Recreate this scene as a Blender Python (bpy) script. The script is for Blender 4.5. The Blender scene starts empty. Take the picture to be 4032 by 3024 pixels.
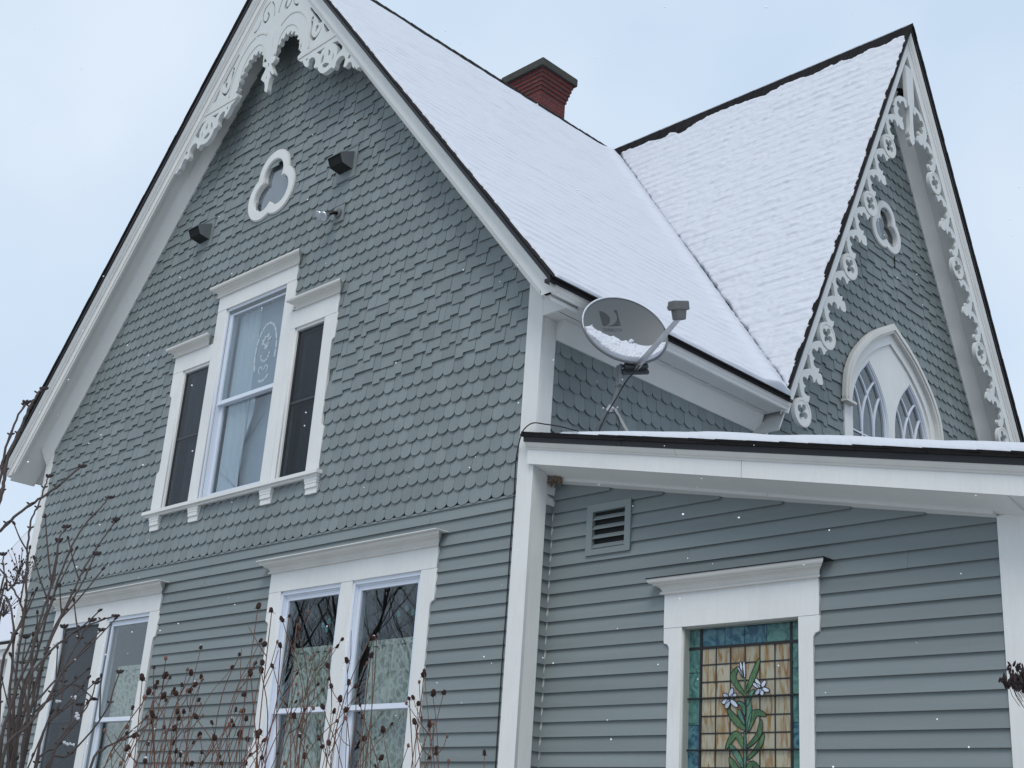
import bpy, bmesh, math, random
import numpy as np
from mathutils import Vector, Matrix
random.seed(7); rng = np.random.RandomState(5)
S = bpy.context.scene
COL = S.collection
# ------------------------------------------------------------------ camera
FPX, YAW, PIT, ROL = 5070.53, -.803013, .354112, -.0710193
CAM = Vector((6.4779, -6.5328, 1.6))
def _axes():
    cy, sy, cp, sp, cr, sr = math.cos(YAW), math.sin(YAW), math.cos(PIT), math.sin(PIT), math.cos(ROL), math.sin(ROL)
    f = Vector((sy*cp, cy*cp, sp)); r0 = Vector((cy, -sy, 0)); d0 = f.cross(r0)
    return cr*r0+sr*d0, -sr*r0+cr*d0, f
AR, AD, AF = _axes()
cd = bpy.data.cameras.new("camera"); cam = bpy.data.objects.new("camera", cd); COL.objects.link(cam)
cam.matrix_world = Matrix(((AR.x, -AD.x, -AF.x, CAM.x), (AR.y, -AD.y, -AF.y, CAM.y), (AR.z, -AD.z, -AF.z, CAM.z), (0, 0, 0, 1)))
cd.sensor_width = 36; cd.lens = 36*FPX/4032; cd.clip_start = .05; cd.clip_end = 3000
S.camera = cam
# ------------------------------------------------------------------ world, sun, exposure
W = bpy.data.worlds.new("World"); S.world = W; W.use_nodes = True
nt = W.node_tree; nt.nodes.clear()
SUN_EL, SUN_AZ = math.radians(55), math.radians(145)     # azimuth clockwise from +Y
sky = nt.nodes.new('ShaderNodeTexSky'); sky.sky_type = 'NISHITA'; sky.sun_disc = False
sky.sun_elevation = SUN_EL; sky.sun_rotation = SUN_AZ; sky.air_density = 1.0; sky.dust_density = 4.0; sky.ozone_density = 1.5
tc = nt.nodes.new('ShaderNodeTexCoord'); cl = nt.nodes.new('ShaderNodeTexNoise'); cl.inputs['Scale'].default_value = 2.4; cl.inputs['Detail'].default_value = 4
mr = nt.nodes.new('ShaderNodeMapRange'); mr.inputs[1].default_value = .35; mr.inputs[2].default_value = .68
cr_ = nt.nodes.new('ShaderNodeMix'); cr_.data_type = 'RGBA'
cr_.inputs[6].default_value = (6.2, 7.9, 9.9, 1); cr_.inputs[7].default_value = (8.7, 9.8, 11.1, 1)   # cloud layer radiance before the strength below
mx = nt.nodes.new('ShaderNodeMix'); mx.data_type = 'RGBA'; mx.inputs[0].default_value = .85
bg = nt.nodes.new('ShaderNodeBackground'); bg.inputs[1].default_value = .070
wo = nt.nodes.new('ShaderNodeOutputWorld')
L_ = nt.links.new
L_(tc.outputs['Generated'], cl.inputs['Vector']); L_(cl.outputs['Fac'], mr.inputs[0]); L_(mr.outputs[0], cr_.inputs[0])
L_(sky.outputs[0], mx.inputs[6]); L_(cr_.outputs[2], mx.inputs[7]); L_(mx.outputs[2], bg.inputs[0]); L_(bg.outputs[0], wo.inputs[0])
sd = bpy.data.lights.new("sun", 'SUN'); sun = bpy.data.objects.new("sun", sd); COL.objects.link(sun)
sd.energy = 1.25; sd.angle = math.radians(30); sd.color = (1, .96, .9)
sv = Vector((math.sin(SUN_AZ)*math.cos(SUN_EL), math.cos(SUN_AZ)*math.cos(SUN_EL), math.sin(SUN_EL)))
sun.rotation_euler = sv.to_track_quat('Z', 'Y').to_euler()
S.view_settings.view_transform = 'Standard'; S.view_settings.look = 'None'; S.view_settings.exposure = .5; S.view_settings.gamma = 1
S.view_settings.use_curve_mapping = False
# ------------------------------------------------------------------ pixel helpers (photo pixels -> real places)
def ray(px, py): return (AR*((px-2016)/FPX) + AD*((py-1512)/FPX) + AF)
def onplane(ax, k, px, py):
    d = ray(px, py); return CAM + d*((k-CAM[ax])/d[ax])
def atdist(px, py, t):
    d = ray(px, py).normalized(); return CAM + d*t
def zf(zoom, x, y): return zoom[0]+x/zoom[2], zoom[1]+y/zoom[2]
# ------------------------------------------------------------------ materials
MATS = {}
def nodes(name):
    m = bpy.data.materials.new(name); m.use_nodes = True; t = m.node_tree
    return m, t, t.nodes['Principled BSDF'], t.nodes['Material Output']
def mat(name, col, rough=.6, var=0., island=0., nscale=6., stretch=(1, 1, 1), bump=0., bscale=40., spec=.4, metal=0., fine=0., coat=0., detail=4):
    if name in MATS: return MATS[name]
    m, t, p, o = nodes(name); N = t.nodes.new; L = t.links.new
    p.inputs['Roughness'].default_value = rough; p.inputs['Metallic'].default_value = metal; p.inputs['Specular IOR Level'].default_value = spec
    if coat: p.inputs['Coat Weight'].default_value = coat
    tcn = N('ShaderNodeTexCoord'); mp = N('ShaderNodeMapping'); mp.inputs['Scale'].default_value = stretch; L(tcn.outputs['Object'], mp.inputs[0])
    n = N('ShaderNodeTexNoise'); n.inputs['Scale'].default_value = nscale; n.inputs['Detail'].default_value = detail; L(mp.outputs[0], n.inputs['Vector'])
    a = N('ShaderNodeMath'); a.operation = 'MULTIPLY_ADD'; a.inputs[1].default_value = 2*var; a.inputs[2].default_value = 1-var; L(n.outputs['Fac'], a.inputs[0])
    fac = a.outputs[0]
    if island:
        g = N('ShaderNodeNewGeometry'); b = N('ShaderNodeMath'); b.operation = 'MULTIPLY_ADD'; b.inputs[1].default_value = 2*island; b.inputs[2].default_value = 1-island
        L(g.outputs['Random Per Island'], b.inputs[0]); c = N('ShaderNodeMath'); c.operation = 'MULTIPLY'; L(fac, c.inputs[0]); L(b.outputs[0], c.inputs[1]); fac = c.outputs[0]
    if fine:
        n2 = N('ShaderNodeTexNoise'); n2.inputs['Scale'].default_value = 55; n2.inputs['Detail'].default_value = 3; mp2 = N('ShaderNodeMapping'); mp2.inputs['Scale'].default_value = (1, 1, .12); L(tcn.outputs['Object'], mp2.inputs[0]); L(mp2.outputs[0], n2.inputs['Vector'])
        d = N('ShaderNodeMath'); d.operation = 'MULTIPLY_ADD'; d.inputs[1].default_value = 2*fine; d.inputs[2].default_value = 1-fine; L(n2.outputs['Fac'], d.inputs[0])
        e = N('ShaderNodeMath'); e.operation = 'MULTIPLY'; L(fac, e.inputs[0]); L(d.outputs[0], e.inputs[1]); fac = e.outputs[0]
    v = N('ShaderNodeVectorMath'); v.operation = 'SCALE'; v.inputs[0].default_value = col[:3]; L(fac, v.inputs['Scale']); L(v.outputs[0], p.inputs['Base Color'])
    if bump:
        bn = N('ShaderNodeTexNoise'); bn.inputs['Scale'].default_value = bscale; bn.inputs['Detail'].default_value = 5; L(mp.outputs[0], bn.inputs['Vector'])
        bp = N('ShaderNodeBump'); bp.inputs['Strength'].default_value = 1; bp.inputs['Distance'].default_value = bump; L(bn.outputs['Fac'], bp.inputs['Height']); L(bp.outputs[0], p.inputs['Normal'])
    MATS[name] = m; return m
GREY = (.176, .207, .213)
shing = mat('painted_shingle', GREY, .65, .18, .09, 1.3, (1, 1, 1), .0006, 90, .3, fine=.10)
clap = mat('painted_clapboard', tuple(c*.97 for c in GREY), .6, .16, .07, 2.2, (.35, .35, 5), .0005, 60, .3, fine=0)
greyt = mat('grey_trim', GREY, .55, .06, 0, 3)
trim = mat('white_trim', (.63, .64, .635), .5, .10, .03, 2.2, (1, 1, 1), .0004, 40, .4, fine=.06)
trimw = mat('weathered_white_trim', (.56, .56, .54), .6, .12, .02, 4, (1, 1, .5), .0005, 60, .3)
lace = mat('cut_wood_white', (.55, .575, .575), .55, .06, .03, 6)
soff = mat('soffit_paint', (.60, .615, .61), .6, .07, 0, 2.5, (1, 1, 1))
vinyl = mat('white_vinyl', (.60, .65, .74), .35, .03, .02, 4)
dark = mat('dark_screen_frame', (.035, .042, .05), .5, .1, 0, 5)
black = mat('black_drip_edge', (.010, .010, .013), .45, .2, 0, 8, spec=.4)
bshing = mat('asphalt_shingle', (.014, .013, .014), .9, .35, .2, 14, bump=.004, bscale=80, spec=.1)
concr = mat('chimney_cap_concrete', (.045, .044, .040), .9, .45, 0, 12, bump=.004, bscale=50)
metal_g = mat('grey_metal', (.13, .145, .155), .45, .1, 0, 8, metal=.2)
galv = mat('galvanised', (.42, .43, .44), .35, .2, 0, 10, metal=.8)
dishm = mat('dish_paint', (.098, .107, .113), .5, .06, 0, 5)
dishd = mat('dish_print', (.030, .035, .038), .5, .1, 0, 30)
plast = mat('weathered_plastic', (.115, .12, .123), .6, .15, 0, 30)
cable_m = mat('black_cable', (.006, .006, .008), .5, .1)
mud = mat('mud_nest', (.16, .12, .09), .95, .5, 0, 60, bump=.01, bscale=90)
darkn = mat('dark_nest', (.012, .010, .009), .95, .5, 0, 60, bump=.01, bscale=90)
bark = mat('shrub_bark', (.060, .046, .042), .85, .35, .1, 30, bump=.002, bscale=120)
stalkm = mat('dry_stalk', (.105, .052, .036), .85, .3, .3, 30)
headm = mat('seed_head', (.030, .013, .010), .95, .5, .3, 90, bump=.004, bscale=300)
podm = mat('dark_pod', (.020, .012, .014), .8, .4, .3, 60)
treem = mat('tree_bark', (.045, .038, .034), .9, .3, 0, 5)
louv = mat('louvre_dark', (.008, .010, .010), .8, .2)
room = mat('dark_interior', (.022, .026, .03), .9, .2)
caulk = mat('caulk', (.42, .42, .39), .5, .1, 0, 20)
brickdk = mat('flue_dark', (.01, .01, .01), .9)
def snowmat(name, col, bump, bs, stretch=(1, 1, 1)):
    m, t, p, o = nodes(name); N = t.nodes.new; L = t.links.new
    p.inputs['Base Color'].default_value = (*col, 1); p.inputs['Roughness'].default_value = .75; p.inputs['Specular IOR Level'].default_value = .2
    tcn = N('ShaderNodeTexCoord'); mp = N('ShaderNodeMapping'); mp.inputs['Scale'].default_value = stretch; L(tcn.outputs['Object'], mp.inputs[0])
    n = N('ShaderNodeTexNoise'); n.inputs['Scale'].default_value = bs; n.inputs['Detail'].default_value = 6; L(mp.outputs[0], n.inputs['Vector'])
    b = N('ShaderNodeBump'); b.inputs['Strength'].default_value = 1; b.inputs['Distance'].default_value = bump; L(n.outputs['Fac'], b.inputs['Height']); L(b.outputs[0], p.inputs['Normal'])
    return m
snow_s = snowmat('smooth_snow', (.53, .56, .62), .012, 16, (1, .3, 1))
snow_r = snowmat('lumpy_snow', (.53, .555, .61), .011, 24, (.45, 1, 1))
snow_g = snowmat('ground_snow', (.42, .42, .415), .03, 3)
def brickmat():
    m, t, p, o = nodes('brick'); N = t.nodes.new; L = t.links.new
    tcn = N('ShaderNodeTexCoord'); sp = N('ShaderNodeSeparateXYZ'); L(tcn.outputs['Object'], sp.inputs[0])
    ad = N('ShaderNodeMath'); L(sp.outputs[0], ad.inputs[0]); L(sp.outputs[1], ad.inputs[1]); cb = N('ShaderNodeCombineXYZ'); L(ad.outputs[0], cb.inputs[0]); L(sp.outputs[2], cb.inputs[1])
    b = N('ShaderNodeTexBrick'); b.inputs['Scale'].default_value = 1; b.inputs['Brick Width'].default_value = .21; b.inputs['Row Height'].default_value = .0586; b.inputs['Mortar Size'].default_value = .006
    b.inputs['Color1'].default_value = (.125, .018, .017, 1); b.inputs['Color2'].default_value = (.085, .015, .015, 1); b.inputs['Mortar'].default_value = (.09, .055, .05, 1); L(cb.outputs[0], b.inputs['Vector'])
    n = N('ShaderNodeTexNoise'); n.inputs['Scale'].default_value = 9; n.inputs['Detail'].default_value = 6; L(tcn.outputs['Object'], n.inputs['Vector'])
    r = N('ShaderNodeMapRange'); r.inputs[1].default_value = .64; r.inputs[2].default_value = .72; L(n.outputs['Fac'], r.inputs[0])
    x = N('ShaderNodeMix'); x.data_type = 'RGBA'; L(r.outputs[0], x.inputs[0]); L(b.outputs['Color'], x.inputs[6]); x.inputs[7].default_value = (.2, .17, .17, 1); L(x.outputs[2], p.inputs['Base Color'])
    bp = N('ShaderNodeBump'); bp.inputs['Distance'].default_value = .006; bp.invert = True; L(b.outputs['Fac'], bp.inputs['Height']); L(bp.outputs[0], p.inputs['Normal']); p.inputs['Roughness'].default_value = .9
    return m
brick = brickmat()
def glassmat(name, tint, ior=.085, rough=0., wob=.0006):
    m, t, p, o = nodes(name); N = t.nodes.new; L = t.links.new; t.nodes.remove(p)
    tr = N('ShaderNodeBsdfTransparent'); tr.inputs[0].default_value = (*tint, 1); gl = N('ShaderNodeBsdfGlossy'); gl.inputs['Roughness'].default_value = rough
    lw = N('ShaderNodeLayerWeight'); lw.inputs[0].default_value = .5; pw = N('ShaderNodeMath'); pw.operation = 'POWER'; pw.inputs[1].default_value = 4.; L(lw.outputs['Facing'], pw.inputs[0])
    fr = N('ShaderNodeMath'); fr.operation = 'MULTIPLY_ADD'; fr.inputs[1].default_value = 1-ior; fr.inputs[2].default_value = ior; L(pw.outputs[0], fr.inputs[0])
    ms = N('ShaderNodeMixShader'); tcn = N('ShaderNodeTexCoord'); n = N('ShaderNodeTexNoise'); n.inputs['Scale'].default_value = 2.2; n.inputs['Detail'].default_value = 1; L(tcn.outputs['Object'], n.inputs['Vector'])
    b = N('ShaderNodeBump'); b.inputs['Distance'].default_value = wob; L(n.outputs['Fac'], b.inputs['Height']); L(b.outputs[0], gl.inputs['Normal'])
    L(fr.outputs[0], ms.inputs[0]); L(tr.outputs[0], ms.inputs[1]); L(gl.outputs[0], ms.inputs[2]); L(ms.outputs[0], o.inputs[0]); return m
glass = glassmat('window_glass', (.86, .9, .9)); 
screen_g = glassmat('insect_screen', (.50, .52, .55), .006, .3)
def clothmat(name, c1, c2, sc, trans=.25):
    m, t, p, o = nodes(name); N = t.nodes.new; L = t.links.new
    tcn = N('ShaderNodeTexCoord'); n = N('ShaderNodeTexVoronoi'); n.feature = 'DISTANCE_TO_EDGE'; n.inputs['Scale'].default_value = sc; mp = N('ShaderNodeMapping'); mp.inputs['Scale'].default_value = (1, 1, .55); L(tcn.outputs['Object'], mp.inputs[0]); L(mp.outputs[0], n.inputs['Vector'])
    r = N('ShaderNodeMapRange'); r.inputs[1].default_value = .06; r.inputs[2].default_value = .20; L(n.outputs[0], r.inputs[0]); n2 = N('ShaderNodeTexNoise'); n2.inputs['Scale'].default_value = 14; L(mp.outputs[0], n2.inputs['Vector'])
    a = N('ShaderNodeMath'); a.operation = 'MULTIPLY'; L(r.outputs[0], a.inputs[0]); L(n2.outputs['Fac'], a.inputs[1]); x = N('ShaderNodeMix'); x.data_type = 'RGBA'; L(a.outputs[0], x.inputs[0]); x.inputs[6].default_value = (*c1, 1); x.inputs[7].default_value = (*c2, 1)
    L(x.outputs[2], p.inputs['Base Color']); p.inputs['Roughness'].default_value = .9; p.inputs['Alpha'].default_value = 1-trans; return m
lacec = clothmat('lace_curtain', (.52, .55, .49), (.06, .075, .06), 24, .12)
sheer = mat('sheer_curtain', (.46, .52, .62), .9, .10, 0, 3, (6, 6, .6))
shade = mat('roller_shade', (.30, .36, .46), .9, .04, 0, 2)
darkcurt = mat('dark_patterned_curtain', (.10, .11, .12), .9, .55, 0, 9, (1.5, 1.5, .6), detail=6)
blackc = mat('dim_curtain', (.028, .033, .036), .9, .5, 0, 9, (1.5, 1.5, .6), detail=6)
# ------------------------------------------------------------------ mesh helpers
class MB:
    def __init__(s): s.v = []; s.f = []
    def poly(s, pts, faces):
        b = len(s.v); s.v += [tuple(p) for p in pts]; s.f += [tuple(b+i for i in f) for f in faces]; return s
    def box(s, a, b):
        x0, x1 = sorted((a[0], b[0])); y0, y1 = sorted((a[1], b[1])); z0, z1 = sorted((a[2], b[2]))
        return s.poly([(x0,y0,z0),(x1,y0,z0),(x1,y1,z0),(x0,y1,z0),(x0,y0,z1),(x1,y0,z1),(x1,y1,z1),(x0,y1,z1)], [(0,3,2,1),(4,5,6,7),(0,1,5,4),(1,2,6,5),(2,3,7,6),(3,0,4,7)])
    def prism(s, ring0, ring1):
        n = len(ring0); return s.poly(list(ring0)+list(ring1), [tuple(range(n-1, -1, -1)), tuple(range(n, 2*n))]+[(i, (i+1) % n, n+(i+1) % n, n+i) for i in range(n)])
    def loft(s, rings, caps=True):
        n = len(rings[0]); b = len(s.v); s.v += [tuple(p) for r in rings for p in r]
        for k in range(len(rings)-1):
            for i in range(n): s.f.append((b+k*n+i, b+k*n+(i+1) % n, b+(k+1)*n+(i+1) % n, b+(k+1)*n+i))
        if caps: s.f.append(tuple(b+i for i in range(n-1, -1, -1))); s.f.append(tuple(b+(len(rings)-1)*n+i for i in range(n)))
        return s
    def tube(s, pts, rad, seg=6):
        pts = [Vector(p) for p in pts]; R = rad if isinstance(rad, (list, tuple)) else [rad]*len(pts); rings = []; u = None
        for i, p in enumerate(pts):
            d = (pts[min(i+1, len(pts)-1)]-pts[max(i-1, 0)]); d = d.normalized() if d.length > 1e-9 else Vector((0, 0, 1))
            if u is None: u = d.orthogonal().normalized()
            u = (u-d*u.dot(d)); u = u.normalized() if u.length > 1e-6 else d.orthogonal().normalized()
            w = d.cross(u); rings.append([p+(u*math.cos(2*math.pi*k/seg)+w*math.sin(2*math.pi*k/seg))*R[i] for k in range(seg)])
        return s.loft(rings)
    def blob(s, c, r, ax=(0, 0, 1), seg=6, rings=4, j=0.):
        ax = Vector(ax).normalized(); u = ax.orthogonal().normalized(); w = ax.cross(u); rr = []
        for k in range(rings+1):
            th = math.pi*(k+.15)/(rings+.3); rr.append([Vector(c)-ax*(r[2]*math.cos(th))+(u*math.cos(2*math.pi*i/seg)*r[0]+w*math.sin(2*math.pi*i/seg)*r[1])*math.sin(th)*(1+random.uniform(-j, j)) for i in range(seg)])
        return s.loft(rr)
    def build(s, name, m, parent=None, smooth=False, loc=None):
        me = bpy.data.meshes.new(name); me.from_pydata(s.v, [], s.f); me.update()
        me.materials.append(m); o = bpy.data.objects.new(name, me); COL.objects.link(o)
        if smooth: me.polygons.foreach_set('use_smooth', [True]*len(me.polygons))
        return setp(o, parent)
def setp(o, parent):
    if parent is not None:
        o.parent = parent; o.matrix_parent_inverse = Matrix.Translation(ORG.get(parent.name, Vector((0, 0, 0)))).inverted()
        ORG[o.name] = Vector((0, 0, 0))
    return o
ORG = {}
def empty(name, loc, label, cat, group=None):
    o = bpy.data.objects.new(name, None); COL.objects.link(o); o.location = loc; ORG[o.name] = Vector(loc); o.empty_display_size = .2
    o['label'] = label; o['category'] = cat
    if group: o['group'] = group
    return o
def tag(o, label, cat, group=None):
    o['label'] = label; o['category'] = cat
    if group: o['group'] = group
    return o
def cut(name, outers, holes, d0, d1, fn, m, parent=None, bev=0.):
    """plate cut to 2D outlines; fn maps (a, b, depth) to a point; d0..d1 is its thickness"""
    cu = bpy.data.curves.new('c', 'CURVE'); cu.dimensions = '2D'; cu.fill_mode = 'BOTH'; cu.extrude = abs(d1-d0)/2
    for pts in list(outers)+list(holes):
        sp = cu.splines.new('POLY'); sp.points.add(len(pts)-1); sp.use_cyclic_u = True
        for q, p in zip(sp.points, pts): q.co = (p[0], p[1], 0, 1)
    co = bpy.data.objects.new('c', cu); me = bpy.data.meshes.new_from_object(co); 
    mid = (d0+d1)/2; sg = 1 if d1 > d0 else -1
    for v in me.vertices: v.co = fn(v.co.x, v.co.y, mid+v.co.z*sg)
    me.name = name; me.materials.clear(); me.materials.append(m)
    bm = bmesh.new(); bm.from_mesh(me); bmesh.ops.recalc_face_normals(bm, faces=bm.faces); bm.to_mesh(me); bm.free()
    bpy.data.objects.remove(co); bpy.data.curves.remove(cu)
    o = bpy.data.objects.new(name, me); COL.objects.link(o); return setp(o, parent)
FR = lambda a, b, d: Vector((a, -d, b))            # front wall: depth counted outwards (towards the viewer)
SI = lambda a, b, d: Vector((d, a, b))             # side wall
AY = .238
AD_ = lambda a, b, d: Vector((a, AY-d, b))         # lean-to wall
def circ(cx, cy, r, a0=0, a1=360, n=24, ry=None):
    ry = ry or r; full = abs(a1-a0) >= 360; k = n if full else n+1
    return [(cx+r*math.cos(math.radians(a0+(a1-a0)*i/n)), cy+ry*math.sin(math.radians(a0+(a1-a0)*i/n))) for i in range(k)]
def stroke(pts, w):
    """outline of a tapering stroke"""
    w = w if isinstance(w, (list, tuple)) else [w]*len(pts); l, r = [], []
    for i, p in enumerate(pts):
        a, b = pts[max(i-1, 0)], pts[min(i+1, len(pts)-1)]; dx, dy = b[0]-a[0], b[1]-a[1]; h = math.hypot(dx, dy) or 1
        l.append((p[0]-dy/h*w[i]/2, p[1]+dx/h*w[i]/2)); r.append((p[0]+dy/h*w[i]/2, p[1]-dx/h*w[i]/2))
    return l+r[::-1]
def smooth(pts, n=4):
    out = []
    for i in range(len(pts)-1):
        p0, p1, p2, p3 = pts[max(i-1, 0)], pts[i], pts[i+1], pts[min(i+2, len(pts)-1)]
        for k in range(n):
            t = k/n; out.append(tuple(.5*((2*b)+(-a+c)*t+(2*a-5*b+4*c-d)*t*t+(-a+3*b-3*c+d)*t**3) for a, b, c, d in zip(p0, p1, p2, p3)))
    out.append(tuple(pts[-1])); return out
def copyobj(o, delta=None, parent=None):
    c = o.copy(); COL.objects.link(c)
    if parent is not None: c.parent = parent; c.matrix_parent_inverse = o.matrix_parent_inverse.copy()
    if delta is not None: c.location = Vector(o.location)+Vector(delta)
    return c
# ------------------------------------------------------------------ fractal noise for the snow
def vnoise(x, y, seed):
    xi, yi = np.floor(x).astype(int), np.floor(y).astype(int); xf, yf = x-xi, y-yi
    def h(a, b): 
        n = (a*374761393+b*668265263+seed*974711) & 0x7fffffff; n = ((n ^ (n >> 13))*1274126177) & 0x7fffffff; return ((n ^ (n >> 16)) & 0xffff)/65535.
    u, v = xf*xf*(3-2*xf), yf*yf*(3-2*yf)
    return (h(xi, yi)*(1-u)+h(xi+1, yi)*u)*(1-v)+(h(xi, yi+1)*(1-u)+h(xi+1, yi+1)*u)*v-.5
def fbm(x, y, seed, oct=4):
    r = 0; a = 1
    for k in range(oct): r = r+a*vnoise(x*2**k, y*2**k, seed+k); a *= .5
    return r
def snow_sheet(name, P0, es, et, n, ns, nt_, st, edges, base, hfun, m, parent, edge_w=.03):
    """edges: (point_s, point_t, normal_s, normal_t, margin, noise_amp, noise_scale)"""
    s, t = np.meshgrid(np.arange(ns+1)*st, np.arange(nt_+1)*st, indexing='ij'); dmin = np.full(s.shape, 9.)
    for k, e in enumerate(edges):
        d = (s-e[0])*e[2]+(t-e[1])*e[3]-(e[4](s, t) if callable(e[4]) else e[4]); fx, fy = e[6] if isinstance(e[6], tuple) else (e[6], e[6]); d = d-e[5]*np.abs(fbm((s+7)*fx, (t+3)*fy, 11+k, 4))*1.6; dmin = np.minimum(dmin, d)
    h = (base+hfun(s, t))*np.clip(dmin/edge_w, .02, 1)**.5
    P0, es, et, n = map(np.array, (P0, es, et, n))
    ok = dmin > 0; idx = -np.ones(s.shape, int); cell = ok[:-1, :-1] & ok[1:, :-1] & ok[1:, 1:] & ok[:-1, 1:]
    full = np.zeros(s.shape, bool); full[1:-1, 1:-1] = cell[:-1, :-1] & cell[1:, :-1] & cell[1:, 1:] & cell[:-1, 1:]
    h = np.where(full, h, -.002); V = P0+s[..., None]*es+t[..., None]*et+h[..., None]*n      # the rim comes down to the shingles
    use = np.zeros(s.shape, bool); use[:-1, :-1] |= cell; use[1:, :-1] |= cell; use[1:, 1:] |= cell; use[:-1, 1:] |= cell
    idx[use] = np.arange(use.sum()); I, J = np.nonzero(cell); F = np.stack([idx[I, J], idx[I+1, J], idx[I+1, J+1], idx[I, J+1]], 1)
    me = bpy.data.meshes.new(name); me.from_pydata(V[use].tolist(), [], F.tolist()); me.update(); me.polygons.foreach_set('use_smooth', [True]*len(me.polygons))
    me.materials.append(m); o = bpy.data.objects.new(name, me); COL.objects.link(o); return setp(o, parent)
# ================================================================== SETTING
def struct(o): o['kind'] = 'structure'; return o
g = MB(); n = 60
for i in range(n+1):
    for j in range(n+1):
        x = (i/n*2-1); y = (j/n*2-1); x = 400*x*abs(x); y = 400*y*abs(y); g.v.append((x, y, -.02+.12*math.sin(x*.31+y*.17)*math.cos(y*.23)*min(1, (abs(x+2)+abs(y+4))/30)))
for i in range(n):
    for j in range(n): a = i*(n+1)+j; g.f.append((a, a+n+1, a+n+2, a+1))
struct(g.build('ground', snow_g, None, True))
# ================================================================== HOUSE
house = empty('victorian_house', (-4.12, 0, 0), 'grey shingled gothic house with steep snowy gables and white lacy bargeboards', 'house')
XC, WL, SL, ZR = -4.12, -8.24, 1.183, 11.05        # main gable: ridge x, left corner, slope, ridge height
YC, S2, ZR2 = 5.47, 2.03, 11.16                     # cross gable
EX, K0 = .1275, 4.16
# --- sheathing behind the siding, with real openings
def win_rect(x0, x1, z0, z1): return [(x0, z0), (x1, z0), (x1, z1), (x0, z1)]
def smooth0(pts, n=4):
    out = []
    for i in range(len(pts)-1):
        p0, p1, p2, p3 = pts[max(i-1, 0)], pts[i], pts[i+1], pts[min(i+2, len(pts)-1)]
        for k in range(n):
            t = k/n; out.append(tuple(.5*((2*b)+(-a+c)*t+(2*a-5*b+4*c-d)*t*t+(-a+3*b-3*c+d)*t**3) for a, b, c, d in zip(p0, p1, p2, p3)))
    out.append(tuple(pts[-1])); return out
APROF = smooth0([(1, 0), (.99, .14), (.955, .28), (.875, .42), (.79, .52), (.63, .66), (.475, .77), (.29, .87), (0, 1)], 3)
def apr(b):
    '''half width of the pointed arch at a fraction of its rise'''
    for (a0, b0), (a1, b1) in zip(APROF, APROF[1:]):
        if b0 <= b <= b1: return a0+(a1-a0)*(b-b0)/(b1-b0)
    return 1 if b < 0 else -1
def arc_pts(cx, z0, h, r, n=14, side=0):
    L = [(cx-h*a, z0+r*b) for a, b in APROF]
    Rr = [(2*cx-x, z) for x, z in L][::-1]
    return L if side < 0 else Rr if side > 0 else L+Rr[1:]
def arch(cx, zb, zs, h, r, n=14): return [(cx-h, zb)]+arc_pts(cx, zs, h, r, n)+[(cx+h, zb)]
def trefoil(cx, cz, r, d, rot=90, n=16):
    th = math.degrees(math.acos((d*math.cos(math.radians(30)))/r)) if False else None
    C = [(cx+d*math.cos(math.radians(rot+120*k)), cz+d*math.sin(math.radians(rot+120*k))) for k in range(3)]; pts = []
    hd = d*math.sin(math.radians(60)); half = math.degrees(math.asin(min(1, hd/r))) ; span = 180-math.degrees(math.acos(min(1, hd/r)))+60-30
    for k in range(3):
        a = rot+120*k; c0, c1 = C[k], C[(k-1) % 3]
        # angle from this centre to the cusp shared with the previous lobe
        mx_, mz_ = (c0[0]+c1[0])/2, (c0[1]+c1[1])/2; q = math.sqrt(max(0, r*r-hd*hd)); ox, oz = mx_-cx, mz_-cz; ol = math.hypot(ox, oz); cu = (mx_+ox/ol*q, mz_+oz/ol*q)
        ang = math.degrees(math.atan2(cu[1]-c0[1], cu[0]-c0[0])); sp = (a-ang) % 360
        pts += [(c0[0]+r*math.cos(math.radians(ang+2*sp*i/n)), c0[1]+r*math.sin(math.radians(ang+2*sp*i/n))) for i in range(n)]
    return pts
op_lowR = [win_rect(-2.99, -2.14, 1.0, 3.66), win_rect(-1.99, -1.13, 1.0, 3.66)]
op_lowL = [win_rect(-7.04, -6.24, 1.0, 3.65), win_rect(-6.04, -5.18, 1.0, 3.65)]
op_tri = [win_rect(-5.34, -4.84, 4.79, 6.26), win_rect(-4.63, -3.60, 4.79, 6.79), win_rect(-3.33, -2.87, 4.79, 6.26)]
tf = trefoil(XC, 8.12, .185, .16)
cut('sheathing', [[(WL, 0), (0, 0), (0, 5.76), (XC, 10.74), (WL, 5.76)]], op_lowR+op_lowL+op_tri+[tf], -.03, -.005, FR, greyt, house)
AYC = 5.357
TS = (5.36, 8.555)
cut('sheathing', [[(0.03, 3.2), (8.14, 3.2), (8.14, 5.05), (YC, 10.45), (2.8, 5.05), (2.8, 5.6), (.03, 5.6)]], [arch(AYC, 4.6, 6.15, .86, .96), trefoil(*TS, .142, .12)], -.03, -.005, SI, greyt, house)
cut('sheathing', [[(0, 0), (3.5, 0), (3.5, 3.65), (0, 4.38)]], [win_rect(1.24, 2.15, 1.2, 3.11)], -.03, -.005, AD_, greyt, house)
# far walls so the house is a closed body
MB().box((WL, .02, 0), (WL+.03, 9, 5.6)).box((WL, 9, 0), (0, 9.03, 5.6)).box((-.03, .3, 0), (0, 9, 3.2)).box((3.54, AY+.03, 0), (3.585, 8.2, 3.60)).build('rear_wall', clap, house)
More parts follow.
